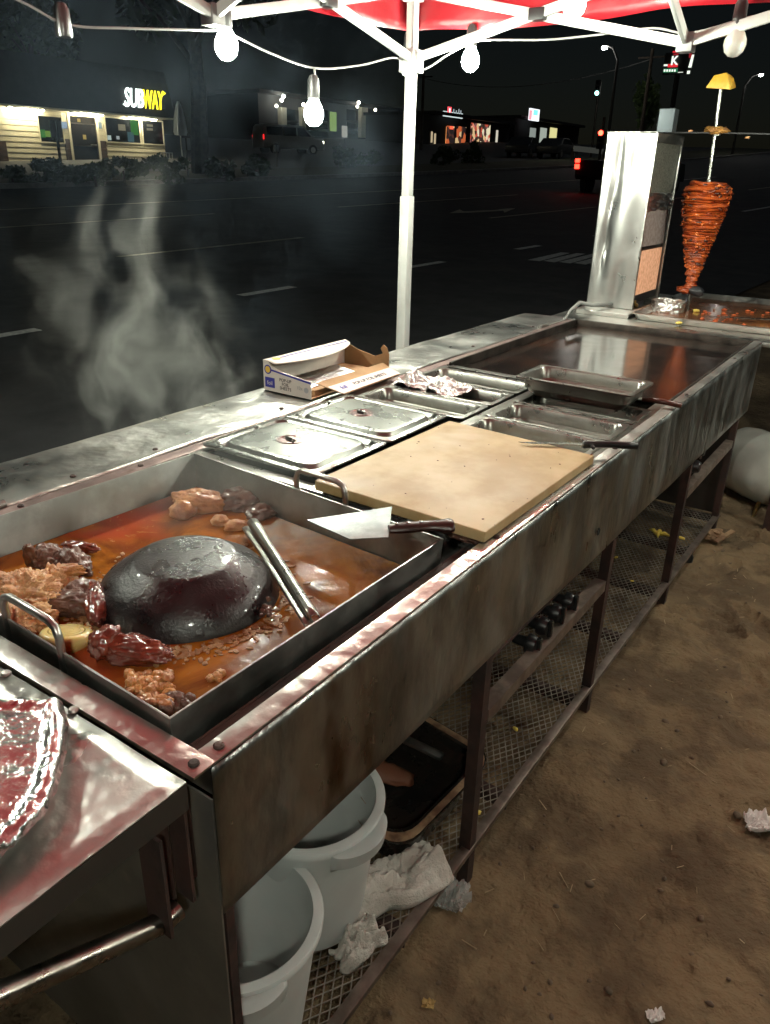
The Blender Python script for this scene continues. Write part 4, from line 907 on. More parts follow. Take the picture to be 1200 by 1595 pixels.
# onion half, cut face up
ONI = PM('stewed_onion', (.76, .64, .28), (.66, .50, .18), 20, .2, .3, 0, .05, 30, .002, sss=.4, coat=.4, sssr=(.01, .006, .002))
oc = Vector(L(104, 985, .018)); on = T('onion_half', 'cut yellow onion half with rings showing beside the near handle', 'onion', (oc.x, oc.y, ZQ))
ax = Vector((-.1, .25, 1)).normalized()
MB().lathe([(0, -.030), (.018, -.027), (.031, -.014), (.0345, -.002), (.0325, .0015), (.028, .0029), (0, .0034)], 40, oc, ax).build('body', ONI, on, smooth='all')
for r_ in (.009, .017, .0235):
    MB().lathe([(r_, .0030), (r_ + .0003, .00345), (r_ + .0005, .00345), (r_ + .0008, .0030)], 40, oc, ax, rfun=lambda g, i: 1 + .02 * math.sin(3 * g)).build('onion_ring', PM('onion_ring', (.62, .46, .16), None, rough=.2, sss=.3), on, smooth='all')
# tongs
ta, tb = onZ(390, 818, .748), onZ(487, 970, .772); tg_ = T('tongs', 'steel tongs lying in the broth beside the dome', 'tongs', (ta.x, ta.y, .74))
dv = (tb - ta); sd = Vector((-dv.y, dv.x, 0)).normalized()
for s_ in (-1, 1):
    b = MB(); pa = ta + sd * s_ * .005 + Vector((0, 0, .004 * s_)); pb2 = tb + sd * s_ * .0035 + Vector((0, 0, .004 * s_))
    sec = [(-.0075, 0), (-.006, .004), (-.002, .0055), (.002, .0055), (.006, .004), (.0075, 0)]
    N_ = 14
    for i in range(N_ + 1):
        t = i / N_; c = pa.lerp(pb2, t); wd = 1.35 if t < .06 else (1.0 if t > .3 else 1.35 - .35 * (t - .06) / .24)
        for (u, h) in sec: b.v.append(c + sd * u * wd + Vector((0, 0, h * (1 + .5 * s_))))
    for i in range(N_):
        for k in range(5): b.f.append((i * 6 + k, i * 6 + k + 1, (i + 1) * 6 + k + 1, (i + 1) * 6 + k))
    b.build('arm', STEEL_TRAY, tg_, smooth=True, solid=.0012)
# ================================================================ knife with broad triangular blade
zk = ZR + .004
kp = [onZ(478, 811, zk), onZ(545, 841, zk), onZ(605, 838, zk + .006), onZ(611, 790, zk + .008)]
kn = T('taco_knife', 'broad triangular blade knife with dark wooden handle resting on the pan rim', 'knife', kp[2])
MB().prism(kp, (0, 0, .0016)).build('blade', PM('spattered_blade', (.30, .33, .335), (.22, .245, .25), 30, .38, .55, .9, .1, 120, .002, c3=(.35, .2, .1), spots=(.66, .72)), kn, bevel=.0004)
h0, h1 = onZ(606, 824, zk + .010), onZ(704, 816, zk + .012)
hd = (h1 - h0); hs_ = Vector((-hd.y, hd.x, 0)).normalized()
b = MB(); prof = [(0, .0085), (.12, .0105), (.3, .0115), (.5, .0105), (.7, .0105), (.86, .0135), (.95, .0150), (1, .0125)]
vs = []; K = 12
for t, r_ in prof:
    c = h0.lerp(h1, t) - hs_ * (.006 if t > .85 else 0)
    for k in range(K): g_ = 2 * math.pi * k / K; vs.append(c + hs_ * math.cos(g_) * r_ * 1.1 + Vector((0, 0, math.sin(g_) * r_ * .75)))
fs = [(i * K + k, i * K + (k + 1) % K, (i + 1) * K + (k + 1) % K, (i + 1) * K + k) for i in range(len(prof) - 1) for k in range(K)] + [tuple(reversed(range(K))), tuple((len(prof) - 1) * K + k for k in range(K))]
b.add(vs, fs); hh_ = b.build('handle', PM('dark_wood_handle', (.055, .018, .014), (.03, .012, .010), 30, .3, .45, 0, .2, 60, .002, stretch=(1, 1, 1)), kn, smooth=True)
for t in (.12, .30, .50):
    c = h0.lerp(h1, t) + Vector((0, 0, .0086)); MB().lathe([(.0028, 0), (.0028, .0012), (0, .0014)], 10, c).build('rivet', BRASS if False else STEEL_LID, hh_, smooth=True)
# ================================================================ cutting board on a steel tray
bz = .806
bc = [onZ(490, 748, bz), onZ(756, 829, bz), onZ(926, 709, bz), onZ(700, 655, bz)]
cb = T('cutting_board', 'thick stained cream cutting board over the pan wells', 'cutting board', (bc[0].x, bc[0].y, .785))
BOARD = PM('stained_poly_board', (.36, .235, .095), (.52, .385, .20), 5, .42, .6, 0, .06, 120, .001, lo=.38, hi=.62, c3=(.58, .47, .30), spots=(.48, .66), detail=8, sss=.1, sssr=(.004, .003, .002))
MB().prism([p + Vector((0, 0, -.020)) for p in bc], (0, 0, .020)).build('board', BOARD, cb, bevel=.003, seg=3)
MB().prism([Vector((bc[0].x + .004, bc[0].y + .03, .7806)), Vector((bc[1].x + .004, bc[1].y + .04, .7806)), Vector((bc[2].x + .004, bc[2].y + .005, .7806)), Vector((bc[3].x + .02, bc[3].y - .02, .7806))], (0, 0, .0050)).build('base_tray', STEEL_TRAY, cb, bevel=.001)
MB().blob((bc[1].x - .05, bc[1].y + .03, .776), (.05, .02, .008), amp=.4, freq=3, sub=4).build('grease_crust', M_DARK, cb, smooth='all')
for k in range(26):
    u, v = rr.random(), rr.random(); p = bc[0].lerp(bc[1], u).lerp(bc[3].lerp(bc[2], u), v); s = rr.uniform(.0006, .0016)
    MB().blob((p.x, p.y, bz + .0004), (s * 1.6, s, s * .5), (0, 0, rr.random() * 3), .3, 2, k, 1).build('crumb', M_DARK, cb)
# small knife with black handle on the board corner
zk = bz + .003; k0, k1 = onZ(900, 692, zk + .003), onZ(996, 694, zk + .004); sk = T('paring_knife', 'knife with black plastic handle overhanging the board corner', 'knife', k0)
d_ = (k1 - k0).normalized(); s_ = Vector((-d_.y, d_.x, 0))
hp = [k0 + d_ * .012, k0 + d_ * .04 + s_ * .002, k0 + d_ * .075 + s_ * .0035, k0 + d_ * .10, k1 - d_ * .004]
MB().tube(hp, [.0085, .0075, .0075, .0078, .0082], 12).build('handle', BLACK, sk, smooth='all')
MB().prism([k0 + d_ * .013 + s_ * .006, k0 + d_ * .013 - s_ * .007, k0 - d_ * .10 - s_ * .004, k0 - d_ * .125 + s_ * .006], (0, 0, .0012)).build('blade', STEEL_LID, sk)
MB().tube([k0 + d_ * .028, k0 + d_ * .032 - s_ * .012 - Vector((0, 0, .004))], .004, 8).build('finger_guard', BLACK, sk)
# ================================================================ lids and insert pans
def rrect(x0, x1, y0, y1, r, n_=5):
    out = []
    for (cx, cy_, a0) in ((x1 - r, y1 - r, 0), (x0 + r, y1 - r, 90), (x0 + r, y0 + r, 180), (x1 - r, y0 + r, 270)):
        for k in range(n_ + 1): a = R(a0 + 90 * k / n_); out.append((cx + r * math.cos(a), cy_ + r * math.sin(a)))
    return out
def loft(loops, close_top=False, close_bottom=False):
    b = MB(); n_ = len(loops[0])
    for lp in loops: b.v += [Vector(p) for p in lp]
    for k in range(len(loops) - 1):
        for i in range(n_): j = (i + 1) % n_; b.f.append((k * n_ + i, k * n_ + j, (k + 1) * n_ + j, (k + 1) * n_ + i))
    if close_top: b.f.append(tuple((len(loops) - 1) * n_ + i for i in range(n_)))
    if close_bottom: b.f.append(tuple(reversed(range(n_))))
    return b
def lid(x0, x1, y0, y1, label, z):
    t = T('pan_lid', label, 'lid', ((x0 + x1) / 2, (y0 + y1) / 2, z), 'steel pan lids')
    def lp(i, r, zz): return [(x, y, z + zz) for x, y in rrect(x0 + i, x1 - i, y0 + i, y1 - i, r)]
    loft([lp(0, .014, -.004), lp(0, .014, .0), lp(.002, .013, .0012), lp(.016, .022, .0012), lp(.021, .024, -.0080), lp(.029, .026, -.0080), lp(.034, .028, .003), lp(.037, .03, .0036), lp(.05, .03, .0040)], True).build('panel', STEEL_LID, t, smooth=True, ang=40)
    c = Vector(((x0 + x1) / 2 - .015, (y0 + y1) / 2, z))
    rc = MB().lathe([(.030, .0042), (.029, .0060), (.026, .0060), (.0235, .0030), (.0, .0030)], 32, c).build('recess', PM('recess_steel', (.42, .30, .29), None, rough=.25, metal=1), t, smooth=True)
    MB().tube([c + Vector((-.020, .012, .0055)), c + Vector((-.008, -.001, .0075)), c + Vector((.010, -.001, .0075)), c + Vector((.020, -.012, .0055))], .0038, 8).build('grip', STEEL_LID, rc, smooth='all')
    MB().box(x0 + .010, x0 + .030, (y0 + y1) / 2 + .03, (y0 + y1) / 2 + .036, z + .0015, z + .004).build('notch', STEEL_PAN, t)
lid(-1.206, -.893, 1.066, 1.324, 'steel lid beside the braising pan, partly under the cutting board', ZC + .012)
lid(-1.206, -.893, 1.328, 1.586, 'steel lid beside the foil carton, between the other lid and an open pan', ZC + .012)
def insert(x0, x1, y0, y1, label, z=ZC + .002, deep=.095, grp='steel insert pans'):
    t = T('insert_pan', label, 'pan', ((x0 + x1) / 2, (y0 + y1) / 2, z - deep), grp)
    def lp(i, r, zz): return [(x, y, z + zz) for x, y in rrect(x0 + i, x1 - i, y0 + i, y1 - i, r)]
    loft([lp(0, .012, -.003), lp(.0, .012, .0012), lp(.003, .012, .0016), lp(.012, .022, .0012), lp(.0145, .024, -.003), lp(.017, .024, -.030), lp(.020, .024, -.0305), lp(.0215, .024, -.034), lp(.026, .024, -deep + .008), lp(.033, .022, -deep)], True).build('shell', STEEL_TRAY, t, smooth=True, solid=.0012, ang=40)
    return t
insert(-1.196, -.868, 1.606, 1.752, 'empty steel insert pan next to the lids')
insert(-1.196, -.868, 1.757, 1.903, 'steel insert pan with crumpled foil at its end')
insert(-1.196, -.868, 1.908, 2.054, 'empty steel insert pan on the rear side next to the griddle')
insert(-.838, -.520, 1.508, 1.664, 'steel insert pan partly under the far edge of the cutting board')
insert(-.838, -.520, 1.669, 1.825, 'steel insert pan holding chopped brown meat')
insert(-.838, -.520, 1.830, 1.986, 'steel insert pan beneath the loose stacked pan')
p0 = onZ(832, 590, .825); tt = insert(-.868, -.545, 1.885, 2.065, 'loose steel pan set on top of the others at the griddle edge', z=.836, deep=.05)
b = MB()
for k in range(150):
    b.blob((rr.uniform(-.70, -.555), rr.uniform(1.70, 1.795), .692 + rr.uniform(0, .030)), (rr.uniform(.004, .010), rr.uniform(.003, .006), rr.uniform(.003, .005)), (rr.random(), rr.random(), rr.random() * 3), .4, 2, k, 2)
b.v += []; tag(b.build('chopped_meat', M_TAN if False else PM('chopped_beef', (.20, .075, .03), (.11, .04, .02), 40, .4, .6, 0, .4, 100, .003), smooth='all', org=(-.63, 1.75, .69)), 'chopped brown meat pieces in the insert pan', 'meat', kind='stuff')
# crumpled foil over the pan end
FOIL = PM('aluminium_foil', (.74, .74, .73), None, rough=.30, metal=1, bump=.6, bscale=55, bdist=.006, bump2=[(.5, 140, .003)])
def foil_pt(u, v):
    x = -1.19 + .20 * u; y = 1.765 + .13 * v
    r_ = noise.fractal(Vector((u * 5, v * 4, 2)), .5, 2, 4)
    pk = .045 * math.exp(-((u - .25) ** 2 / .02 + (v - .35) ** 2 / .06)) + .02 * math.exp(-((u - .65) ** 2 / .03 + (v - .5) ** 2 / .1))
    return (x + .012 * noise.noise(Vector((u * 7, v * 7, 9))), y + .010 * noise.noise(Vector((u * 7, v * 7, 19))), ZC + .008 + pk + .012 * r_ - .03 * max(0, u - .75))
tag(MB().grid(foil_pt, 44, 30).build('crumpled_foil', FOIL, org=(-1.1, 1.83, ZC), solid=.0004), 'crumpled foil sheet over the end of an insert pan', 'foil')
# spatula handle resting at the griddle edge
sp0, sp1 = onZ(1000, 622, .80), onZ(1062, 632, .795); t = T('spatula', 'brown handled spatula between the loose pan and the griddle edge', 'spatula', sp0)
MB().tube([sp0, sp0.lerp(sp1, .5) + Vector((0, 0, .003)), sp1], [.006, .0075, .007], 10).build('handle', PM('brown_handle', (.09, .03, .02), None, rough=.35), t, smooth='all')
MB().prism([sp0 + Vector((-.08, .02, -.02)), sp0 + Vector((-.075, .055, -.02)), sp0 + Vector((.0, .012, -.002)), sp0 + Vector((.0, .0, -.002))], (0, 0, .0015)).build('blade', STEEL_PAN, t)
# ================================================================ foil sheet carton on the rear shelf
CX0, CX1, CY0, CY1, CZ, CH = -1.428, -1.262, 1.503, 1.862, ZC + .004, .080
carton = T('foil_carton', 'torn open foil sheet carton, white with blue print, on the rear shelf', 'carton', (CX0, CY0, CZ))
CARD = PM('white_printed_card', (.72, .66, .60), (.66, .60, .55), 12, .45, .55)
KRAFT = PM('raw_cardboard', (.40, .24, .12), (.32, .19, .09), 14, .8, .9, 0, .1, 80, .001)
BLUE = PM('blue_print', (.05, .05, .32), None, rough=.5); INK = PM('black_print', (.03, .03, .04), None, rough=.5); YEL = PM('yellow_print', (.75, .5, .08), None, rough=.5); GREYP = PM('grey_print', (.4, .4, .42), None, rough=.5)
th = .0022
end = MB().prism([(CX0, CY0, CZ), (CX1, CY0, CZ), (CX1, CY0, CZ + .047), (CX1 - .03, CY0, CZ + .050), (CX0 + .060, CY0, CZ + .058), (CX0 + .030, CY0, CZ + .068), (CX0 + .018, CY0, CZ + CH), (CX0, CY0, CZ + CH)], (0, th, 0)).build('end_panel', CARD, carton)
MB().prism([(CX0, CY0 + th, CZ), (CX0, CY1, CZ), (CX0, CY1, CZ + CH), (CX0, CY0 + th, CZ + CH)], (th, 0, 0)).build('side_panel', CARD, carton)
MB().box(CX0 + th, CX1, CY0 + th, CY1 - th, CZ, CZ + th).build('floor_panel', KRAFT, carton)
fe = [(CX0, CY1, CZ), (CX1, CY1, CZ), (CX1, CY1, CZ + .060), (CX1 - .008, CY1, CZ + .078), (CX1 - .020, CY1, CZ + .086), (CX1 - .030, CY1, CZ + .074), (CX1 - .022, CY1, CZ + .060), (CX1 - .05, CY1, CZ + .048), (CX1 - .07, CY1, CZ + .052), (CX0 + .05, CY1, CZ + .060), (CX0, CY1, CZ + CH)]
MB().prism(fe, (0, -th, 0)).build('end_panel', KRAFT, carton)
b = MB()
def top_pt(u, v):                                                       # what is left of the lid: a crescent along the rear side
    wd = .022 + .060 * math.sin(math.pi * min(1, .08 + .92 * v)) ** .8
    return (CX0 + wd * u, CY0 + (CY1 - CY0) * v, CZ + CH + .001 - .006 * u * u)
b.grid(top_pt, 6, 24); tp_ = b.build('lid_panel', CARD, carton, smooth=True, solid=.0018)
fl = MB().prism([(CX1 - .012, CY0 + .035, CZ + .034), (CX1 - .012, CY1 - .015, CZ + .034), (CX1 + .052, CY1 - .02, CZ + .012), (CX1 + .058, CY0 + .065, CZ + .010)], (0, 0, .002)).build('front_flap', KRAFT, carton)
sh = MB().grid(lambda u, v: (CX0 + .045 + .085 * u, CY0 + .03 + .23 * v, CZ + .030 - .012 * u + .002 * noise.noise(Vector((u * 6, v * 20, 1)))), 14, 40).build('foil_stack', FOIL, carton, solid=.0006)
MB().box(CX0 + .01, CX1 - .012, CY0 + .03, CY1 - .02, CZ + .003, CZ + .016).build('paper_stack', KRAFT, carton)
# print on the end panel
M_ = lambda x, z: basis((CX0 + x, CY0 - .0006, CZ + z), (1, 0, 0), (0, 0, 1))
MB().box(CX0 + .006, CX0 + .040, CY0 - .0009, CY0 - .0002, CZ + .010, CZ + .037).build('print', BLUE, end)
text_mb('foil', .016, M_(.023, .022), .0002).move(Matrix.Translation((0, -.0005, 0))).build('print', CARD, end)
MB().lathe([(.0125, 0), (.0125, .0006)], 24, (CX0 + .017, CY0 - .0002, CZ + .058), (0, -1, 0)).build('print', BLUE, end)
MB().lathe([(.009, 0), (.009, .0009)], 24, (CX0 + .017, CY0 - .0003, CZ + .058), (0, -1, 0)).build('print', YEL, end)
MB().prism([(CX0 + .030, CY0 - .0007, CZ + .0555), (CX0 + .030, CY0 - .0007, CZ + .0600), (CX1, CY0 - .0007, CZ + .0455), (CX1, CY0 - .0007, CZ + .0405)], (0, .0005, 0)).build('print', BLUE, end)
for i_, (s, z) in enumerate((('POP-UP', .036), ('FOIL', .025), ('SHEETS', .014))): text_mb(s, .0125, M_(.078, z), .0002).build('print', INK, end)
text_mb('12x', .013, M_(.128, .024), .0002).build('print', GREYP, end)
MB().lathe([(.0075, 0), (.0075, .0005)], 20, (CX0 + .150, CY0 - .0002, CZ + .022), (0, -1, 0)).build('print', GREYP, end)
# print on the lid crescent and the flap
MB().prism([(CX0 + .016, CY0 + .05, CZ + CH + .0022), (CX0 + .0205, CY0 + .05, CZ + CH + .0022), (CX0 + .0245, CY1 - .02, CZ + CH + .0022), (CX0 + .020, CY1 - .02, CZ + CH + .0022)], (0, 0, .0005)).build('print', BLUE, tp_)
MB().lathe([(.012, 0), (.012, .0006)], 20, (CX0 + .019, CY0 + .032, CZ + CH + .002)).build('print', YEL, tp_)
fu = Vector((0, 1, 0)); fv = (Vector((.067, 0, -.023))).normalized() * -1
nf = fu.cross(fv); nf = nf if nf.z > 0 else -nf
FM = lambda y, t: basis(Vector((CX1 - .012 + .067 * t, y, CZ + .0375 - .0233 * t)), fu, fv)
PINKC = PM('pink_printed_card', (.66, .50, .46), None, rough=.45)
b = MB(); b.prism([(CX1 + .016, CY0 + .050, CZ + .0262), (CX1 + .016, CY1 - .018, CZ + .0266), (CX1 + .051, CY1 - .021, CZ + .0144), (CX1 + .0565, CY0 + .066, CZ + .0126)], (0, 0, .0008)); b.build('print', PINKC, fl)
text_mb('POP-UP FOIL SHEETS', .0165, FM(CY0 + .215, .70), .0002, 0, .0004).build('print', INK, fl)
text_mb('foil', .020, FM(CY0 + .095, .70), .0002, 0, .0006).build('print', BLUE, fl)
# ================================================================ meat roaster, tray and skewer at the far end
DX0, DX1, DY0, DZ0, DZ1 = -1.283, -1.072, 3.49, .80, 1.508
DY1 = onX(1066, 212, DX1).y; DY1 = min(max(DY1, 3.62), 3.98)
rt = T('roaster_table', 'low steel stand behind the griddle carrying the meat roaster', 'stand', (-.8, 3.7, 0))
MB().box(-1.335, -.28, 3.205, 4.28, .762, .779).build('table_top', STEEL_TOP, rt, bevel=.002)
for (x, y) in ((-1.31, 3.25), (-1.31, 4.25), (-.30, 4.25), (-.30, 3.25)): angle((x, y, gz(x, y) - .02), (x, y, .762), .03, .004, (0, -1, 0) if y > 4 else (0, 1, 0), (1, 0, 0) if x < -1 else (-1, 0, 0), 'leg', IRON, rt)
ro = T('meat_roaster', 'tall dented stainless vertical meat roaster standing beside the skewer', 'roaster', (DX0, DY0, .779))
dents = [(.30, .90, .06, .012), (.62, .86, .06, .010), (.22, .36, .07, .022), (.24, .30, .025, -.012), (.33, .70, .08, .010), (.55, .50, .16, -.006), (.75, .93, .05, .006), (.6, .1, .10, .006), (.25, .6, .05, .008)]
def face(u, v):
    y = DY0 + .010 * math.sin(math.pi * u) * math.sin(math.pi * v) * -.6
    for (du, dv_, s, a) in dents: y += a * math.exp(-(((u - du) / s) ** 2 * .6 + ((v - dv_) / s) ** 2 * .25)) * math.sin(math.pi * u) ** .5 if 0 < u < 1 else 0
    return (DX0 + (DX1 - DX0) * u, y, DZ0 + (DZ1 - DZ0) * v)
SHINY = PM('dented_bright_steel', (.66, .66, .64), (.56, .56, .54), 6, .26, .36, 1, .04, 6, .01)
MB().grid(face, 44, 110).build('side_panel', SHINY, ro, smooth='all', solid=.0012)
MB().box(DX0, DX0 + .002, DY0 + .002, DY1, DZ0, DZ1).build('back_panel', SHINY, ro)
MB().box(DX0, DX1, DY1 - .002, DY1, DZ0, DZ1).build('side_panel', STEEL, ro)
MB().box(DX0 - .001, DX1 + .001, DY0 - .001, DY1 + .001, DZ1 + .0005, DZ1 + .0025).build('top_panel', STEEL, ro, bevel=.0006)
b = MB()
b.box(DX1 - .004, DX1 + .002, DY0 - .002, DY0 + .012, DZ0, DZ1 - .001); b.box(DX1 - .004, DX1 + .002, DY1 - .018, DY1 + .001, DZ0, DZ1 - .001); b.box(DX1 - .004, DX1 + .002, DY0 + .012, DY1 - .018, DZ1 - .035, DZ1 - .001)
b.build('front_frame', STEEL_TOP, ro, bevel=.0008)
bxn = DX1 - .014
def brn(v0, v1, mt, nm, ins=.02, x=bxn): return MB().box(x, x + .006, DY0 + ins, DY1 - ins - .006, DZ0 + (DZ1 - DZ0) * v0, DZ0 + (DZ1 - DZ0) * v1).build(nm, mt, ro)
MB().box(bxn - .02, bxn - .002, DY0 + .006, DY1 - .006, DZ0 + .02, DZ1 - .02).build('burner_backing', BLACK, ro)
m1 = PM('burner_mesh', (.30, .30, .25), (.12, .12, .10), 180, .5, .6, .6, .6, 200, .004)
brn(.66, .96, m1, 'burner_mesh'); 
CER = PM('ceramic_burner', (.66, .42, .32), (.45, .24, .17), 60, .7, .8, 0, .5, 120, .003, emit=((1, .45, .2), .25))  # slight orange emission stands in for light falling on the tile
CER2 = PM('grey_ceramic_burner', (.42, .36, .34), (.30, .24, .22), 60, .6, .7, .3, .5, 120, .003)
brn(.37, .60, CER2, 'ceramic_burner', .03); brn(.08, .345, CER, 'ceramic_burner', .03)
MB().grid(lambda u, v: (bxn + .012 + .010 * noise.noise(Vector((u * 6, v * 6, 4))), DY0 + .015 + (DY1 - DY0 - .04) * u, DZ0 + .71 * (.575 + .10 * v) + .01 * noise.noise(Vector((u * 5, v * 3, 7)))), 20, 14).build('foil_patch', FOIL, ro, solid=.0004)
c_ = onY(1043, 188, DY0 + .1); hw = .034
MB().box(c_.x - hw, c_.x + hw - .006, DY0 + .06, DY0 + .12, DZ1 + .003, onY(1043, 170, DY0 + .09).z).build('chimney', PM('grey_chimney_steel', (.07, .085, .095), None, rough=.55, metal=.5), ro, bevel=.001)
SX, SY = -.907, 3.772
MB().bar((DX1 - .05, SY - .06, DZ1 + .010), (SX, SY, DZ1 + .010), .022, .005).build('arm', BLACK, ro); MB().bar((SX, SY, DZ1 + .010), (-.60, SY + .06, DZ1 + .004), .022, .005).build('arm', BLACK, ro)
MB().tube([(SX, SY, DZ1 + .0), (SX, SY, DZ1 + .022)], .014, 12).build('bearing', STEEL_PAN, ro)
for (px, py) in ((1165, 216), (1076, 206)): MB().blob(onY(px, py - 2, SY) , (.010, .006, .005), amp=.4, sub=2).build('crumb', M_PALE, ro)
# gas fitting and hose at the roaster's foot
fp = onZ(985, 478, .80)
MB().tube([fp + Vector((-.02, -.03, .012)), fp + Vector((.035, -.05, .014))], .010, 10).build('gas_fitting', BRASS, ro, smooth=True)
MB().tube([fp + Vector((-.03, -.02, .0)), fp + Vector((-.03, -.02, .03))], .013, 10).build('gas_fitting', BRASS, ro, smooth=True)
MB().box(fp.x - .05, fp.x + .03, fp.y - .055, fp.y - .045, fp.z + .024, fp.z + .036).build('tap_handle', BRASS, ro, bevel=.002)
hz0 = onZ(925, 482, .80); hz1 = onZ(884, 494, .79)
MB().tube([fp + Vector((-.05, -.02, .012)), hz0 + Vector((.0, -.03, .022)), hz0 + Vector((-.05, -.05, .030)), hz1 + Vector((.012, .0, .028)), hz1 + Vector((-.006, -.01, -.002)), hz1 + Vector((-.03, .05, -.06)), hz1 + Vector((-.04, .2, -.5))], .0085, 10).build('gas_hose', RUBBER, ro, smooth='all')
MB().box(DX0 + .005, DX1 + .03, 3.36, DY0 + .05, .7800, .7990).build('base_block', STEEL_TOP, ro, bevel=.002)
for (x, y) in ((DX0 + .03, DY1 - .03), (DX1 - .03, DY1 - .03)): MB().box(x - .02, x + .02, y - .02, y + .02, .7795, .80).build('foot', STEEL_PAN, ro)
# drip tray
dt = T('drip_tray', 'shallow steel drip tray with orange juices under the meat skewer', 'tray', (-.65, 3.8, .7795))
JUICE = PM('orange_juices', (.20, .065, .02), (.10, .045, .022), 6, .15, .3, 0, .1, 20, .003, c3=(.30, .11, .03), spots=(.5, .7), coat=.5)
TX_0, TX_1, TY_0, TY_1 = -1.045, -.285, 3.345, 4.24
def tl(i, r, zz): return [(x, y, .7805 + zz) for x, y in rrect(TX_0 + i, TX_1 - i, TY_0 + i, TY_1 - i, r)]
loft([tl(.03, .03, 0), tl(.014, .03, .026), tl(0, .03, .027), tl(0, .03, .0285), tl(.015, .03, .0285), tl(.033, .03, .003)], False, True).build('tray_body', STEEL_TOP, dt, smooth=True, ang=40)
b = MB(); b.add(tl(.034, .03, .006), [tuple(range(len(tl(0, .03, 0))))]); b.build('juice_film', JUICE, dt)
ORB = PM('orange_meat_bits', (.50, .10, .02), (.28, .05, .015), 40, .35, .5); YELB = PM('yellow_bits', (.62, .45, .10), None, rough=.4)
for k in range(34):
    px, py = rr.uniform(1090, 1198), rr.uniform(482, 506); p = onZ(px, py, .79); s = rr.uniform(.003, .008)
    MB().blob(p, (s * 1.5, s, s * .6), (0, 0, rr.random() * 3), .4, 2, k, 2).build('crumb', ORB, dt, smooth='all')
for (px, py, s) in ((1085, 484, .013), (1162, 512, .013), (1058, 503, .012), (1012, 494, .008)):
    MB().blob(onZ(px, py, .792), (s * 1.3, s * .8, s * .5), (0, 0, 1), .4, 2, int(px), 3).build('crumb', YELB, dt, smooth='all')
ka, kb = onZ(1104, 493, .80), onZ(1260, 500, .802)
rod = T('long_knife', 'long thin steel knife lying across the drip tray', 'knife', ka)
MB().prism([ka, ka + Vector((.02, -.014, 0)), kb + Vector((0, -.02, 0)), kb], (0, 0, .0025)).build('blade', STEEL_LID, rod)
MB().tube([kb + Vector((0, -.01, 0)), kb + Vector((.12, -.02, .004))], .012, 10).build('handle', BLACK, rod, smooth=True)
fr_ = MB(); FC = Vector((-.968, 3.675, .786))
def fring(u, v):
    a = u * 2 * math.pi; r_ = .073 + .004 * noise.noise(Vector((math.cos(a) * 3, math.sin(a) * 3, v * 3))) + .004 * noise.noise(Vector((a * 6, v * 5, 2)))
    return FC + Vector((math.cos(a) * r_, math.sin(a) * r_, v * (.046 + .008 * noise.noise(Vector((math.cos(a) * 2, math.sin(a) * 2, 5))))))
fr_.grid(fring, 90, 8); tag(fr_.build('foil_ring', FOIL, org=FC, solid=.0006), 'crumpled foil collar standing on the drip tray', 'foil')
# the skewer of marinated pork
tr = T('pork_skewer', 'upright skewer of orange marinated pork with pineapple on top', 'meat skewer', (SX, SY, .786))
MB().tube([(SX + .006, SY, .787), (SX, SY, 1.3), (SX - .018, SY, 1.70)], .0085, 12).build('skewer', STEEL_LID, tr, smooth=True)
PROF = [(.868, .030), (.885, .036), (.900, .020), (.93, .026), (.97, .035), (1.02, .048), (1.08, .063), (1.14, .078), (1.20, .090), (1.25, .098), (1.285, .100), (1.302, .095), (1.318, .072)]
def prad(z):
    for (a, ra), (c, rc) in zip(PROF, PROF[1:]):
        if a <= z <= c: return ra + (rc - ra) * (z - a) / (c - a)
    return .02
PORK = PM('adobo_pork', (.46, .088, .014), (.25, .040, .010), 30, .25, .5, 0, .5, 90, .004, c3=(.11, .022, .010), spots=(.54, .68), stretch=(1, 1, 2.4), coat=.35, sss=.1, sssr=(.005, .001, .0005))
b = MB(); z = .872; k = 0
while z < 1.318:
    h_ = rr.uniform(.004, .010); rad = prad(z + h_ / 2); ox, oy = rr.gauss(0, .003), rr.gauss(0, .003); sd_ = rr.random() * 50
    n_ = 40; tilt = rr.uniform(-.08, .08)
    lo_, mid, hi_ = [], [], []
    for i in range(n_):
        a = 2 * math.pi * i / n_; q = rad * (1 + .07 * noise.noise(Vector((math.cos(a) * 2, math.sin(a) * 2, sd_))) + .05 * noise.noise(Vector((math.cos(a) * 6, math.sin(a) * 6, sd_))))
        zz = z + tilt * math.cos(a + sd_) * rad + .005 * noise.noise(Vector((math.cos(a) * 3, math.sin(a) * 3, sd_ + 9)))
        cx_ = SX + ox; cy_ = SY + oy
        lo_.append(Vector((cx_ + math.cos(a) * q * .94, cy_ + math.sin(a) * q * .94, zz))); mid.append(Vector((cx_ + math.cos(a) * q, cy_ + math.sin(a) * q, zz + h_ * .55))); hi_.append(Vector((cx_ + math.cos(a) * q * .93, cy_ + math.sin(a) * q * .93, zz + h_ * 1.5)))
    base = len(b.v); b.v += lo_ + mid + hi_
    for q in range(2):
        for i in range(n_): j = (i + 1) % n_; b.f.append((base + q * n_ + i, base + q * n_ + j, base + (q + 1) * n_ + j, base + (q + 1) * n_ + i))
    b.f.append(tuple(base + i for i in reversed(range(n_)))); b.f.append(tuple(base + 2 * n_ + i for i in range(n_)))
    z += h_; k += 1
b.build('meat_stack', PORK, tr, smooth=True, ang=50)
PORKL = PM('bright_adobo_pork', (.60, .15, .022), (.42, .08, .014), 40, .25, .45, 0, .4, 90, .003, coat=.4)
CHAR = PM('charred_pork', (.09, .022, .012), (.04, .015, .012), 40, .35, .5, 0, .5, 90, .004)
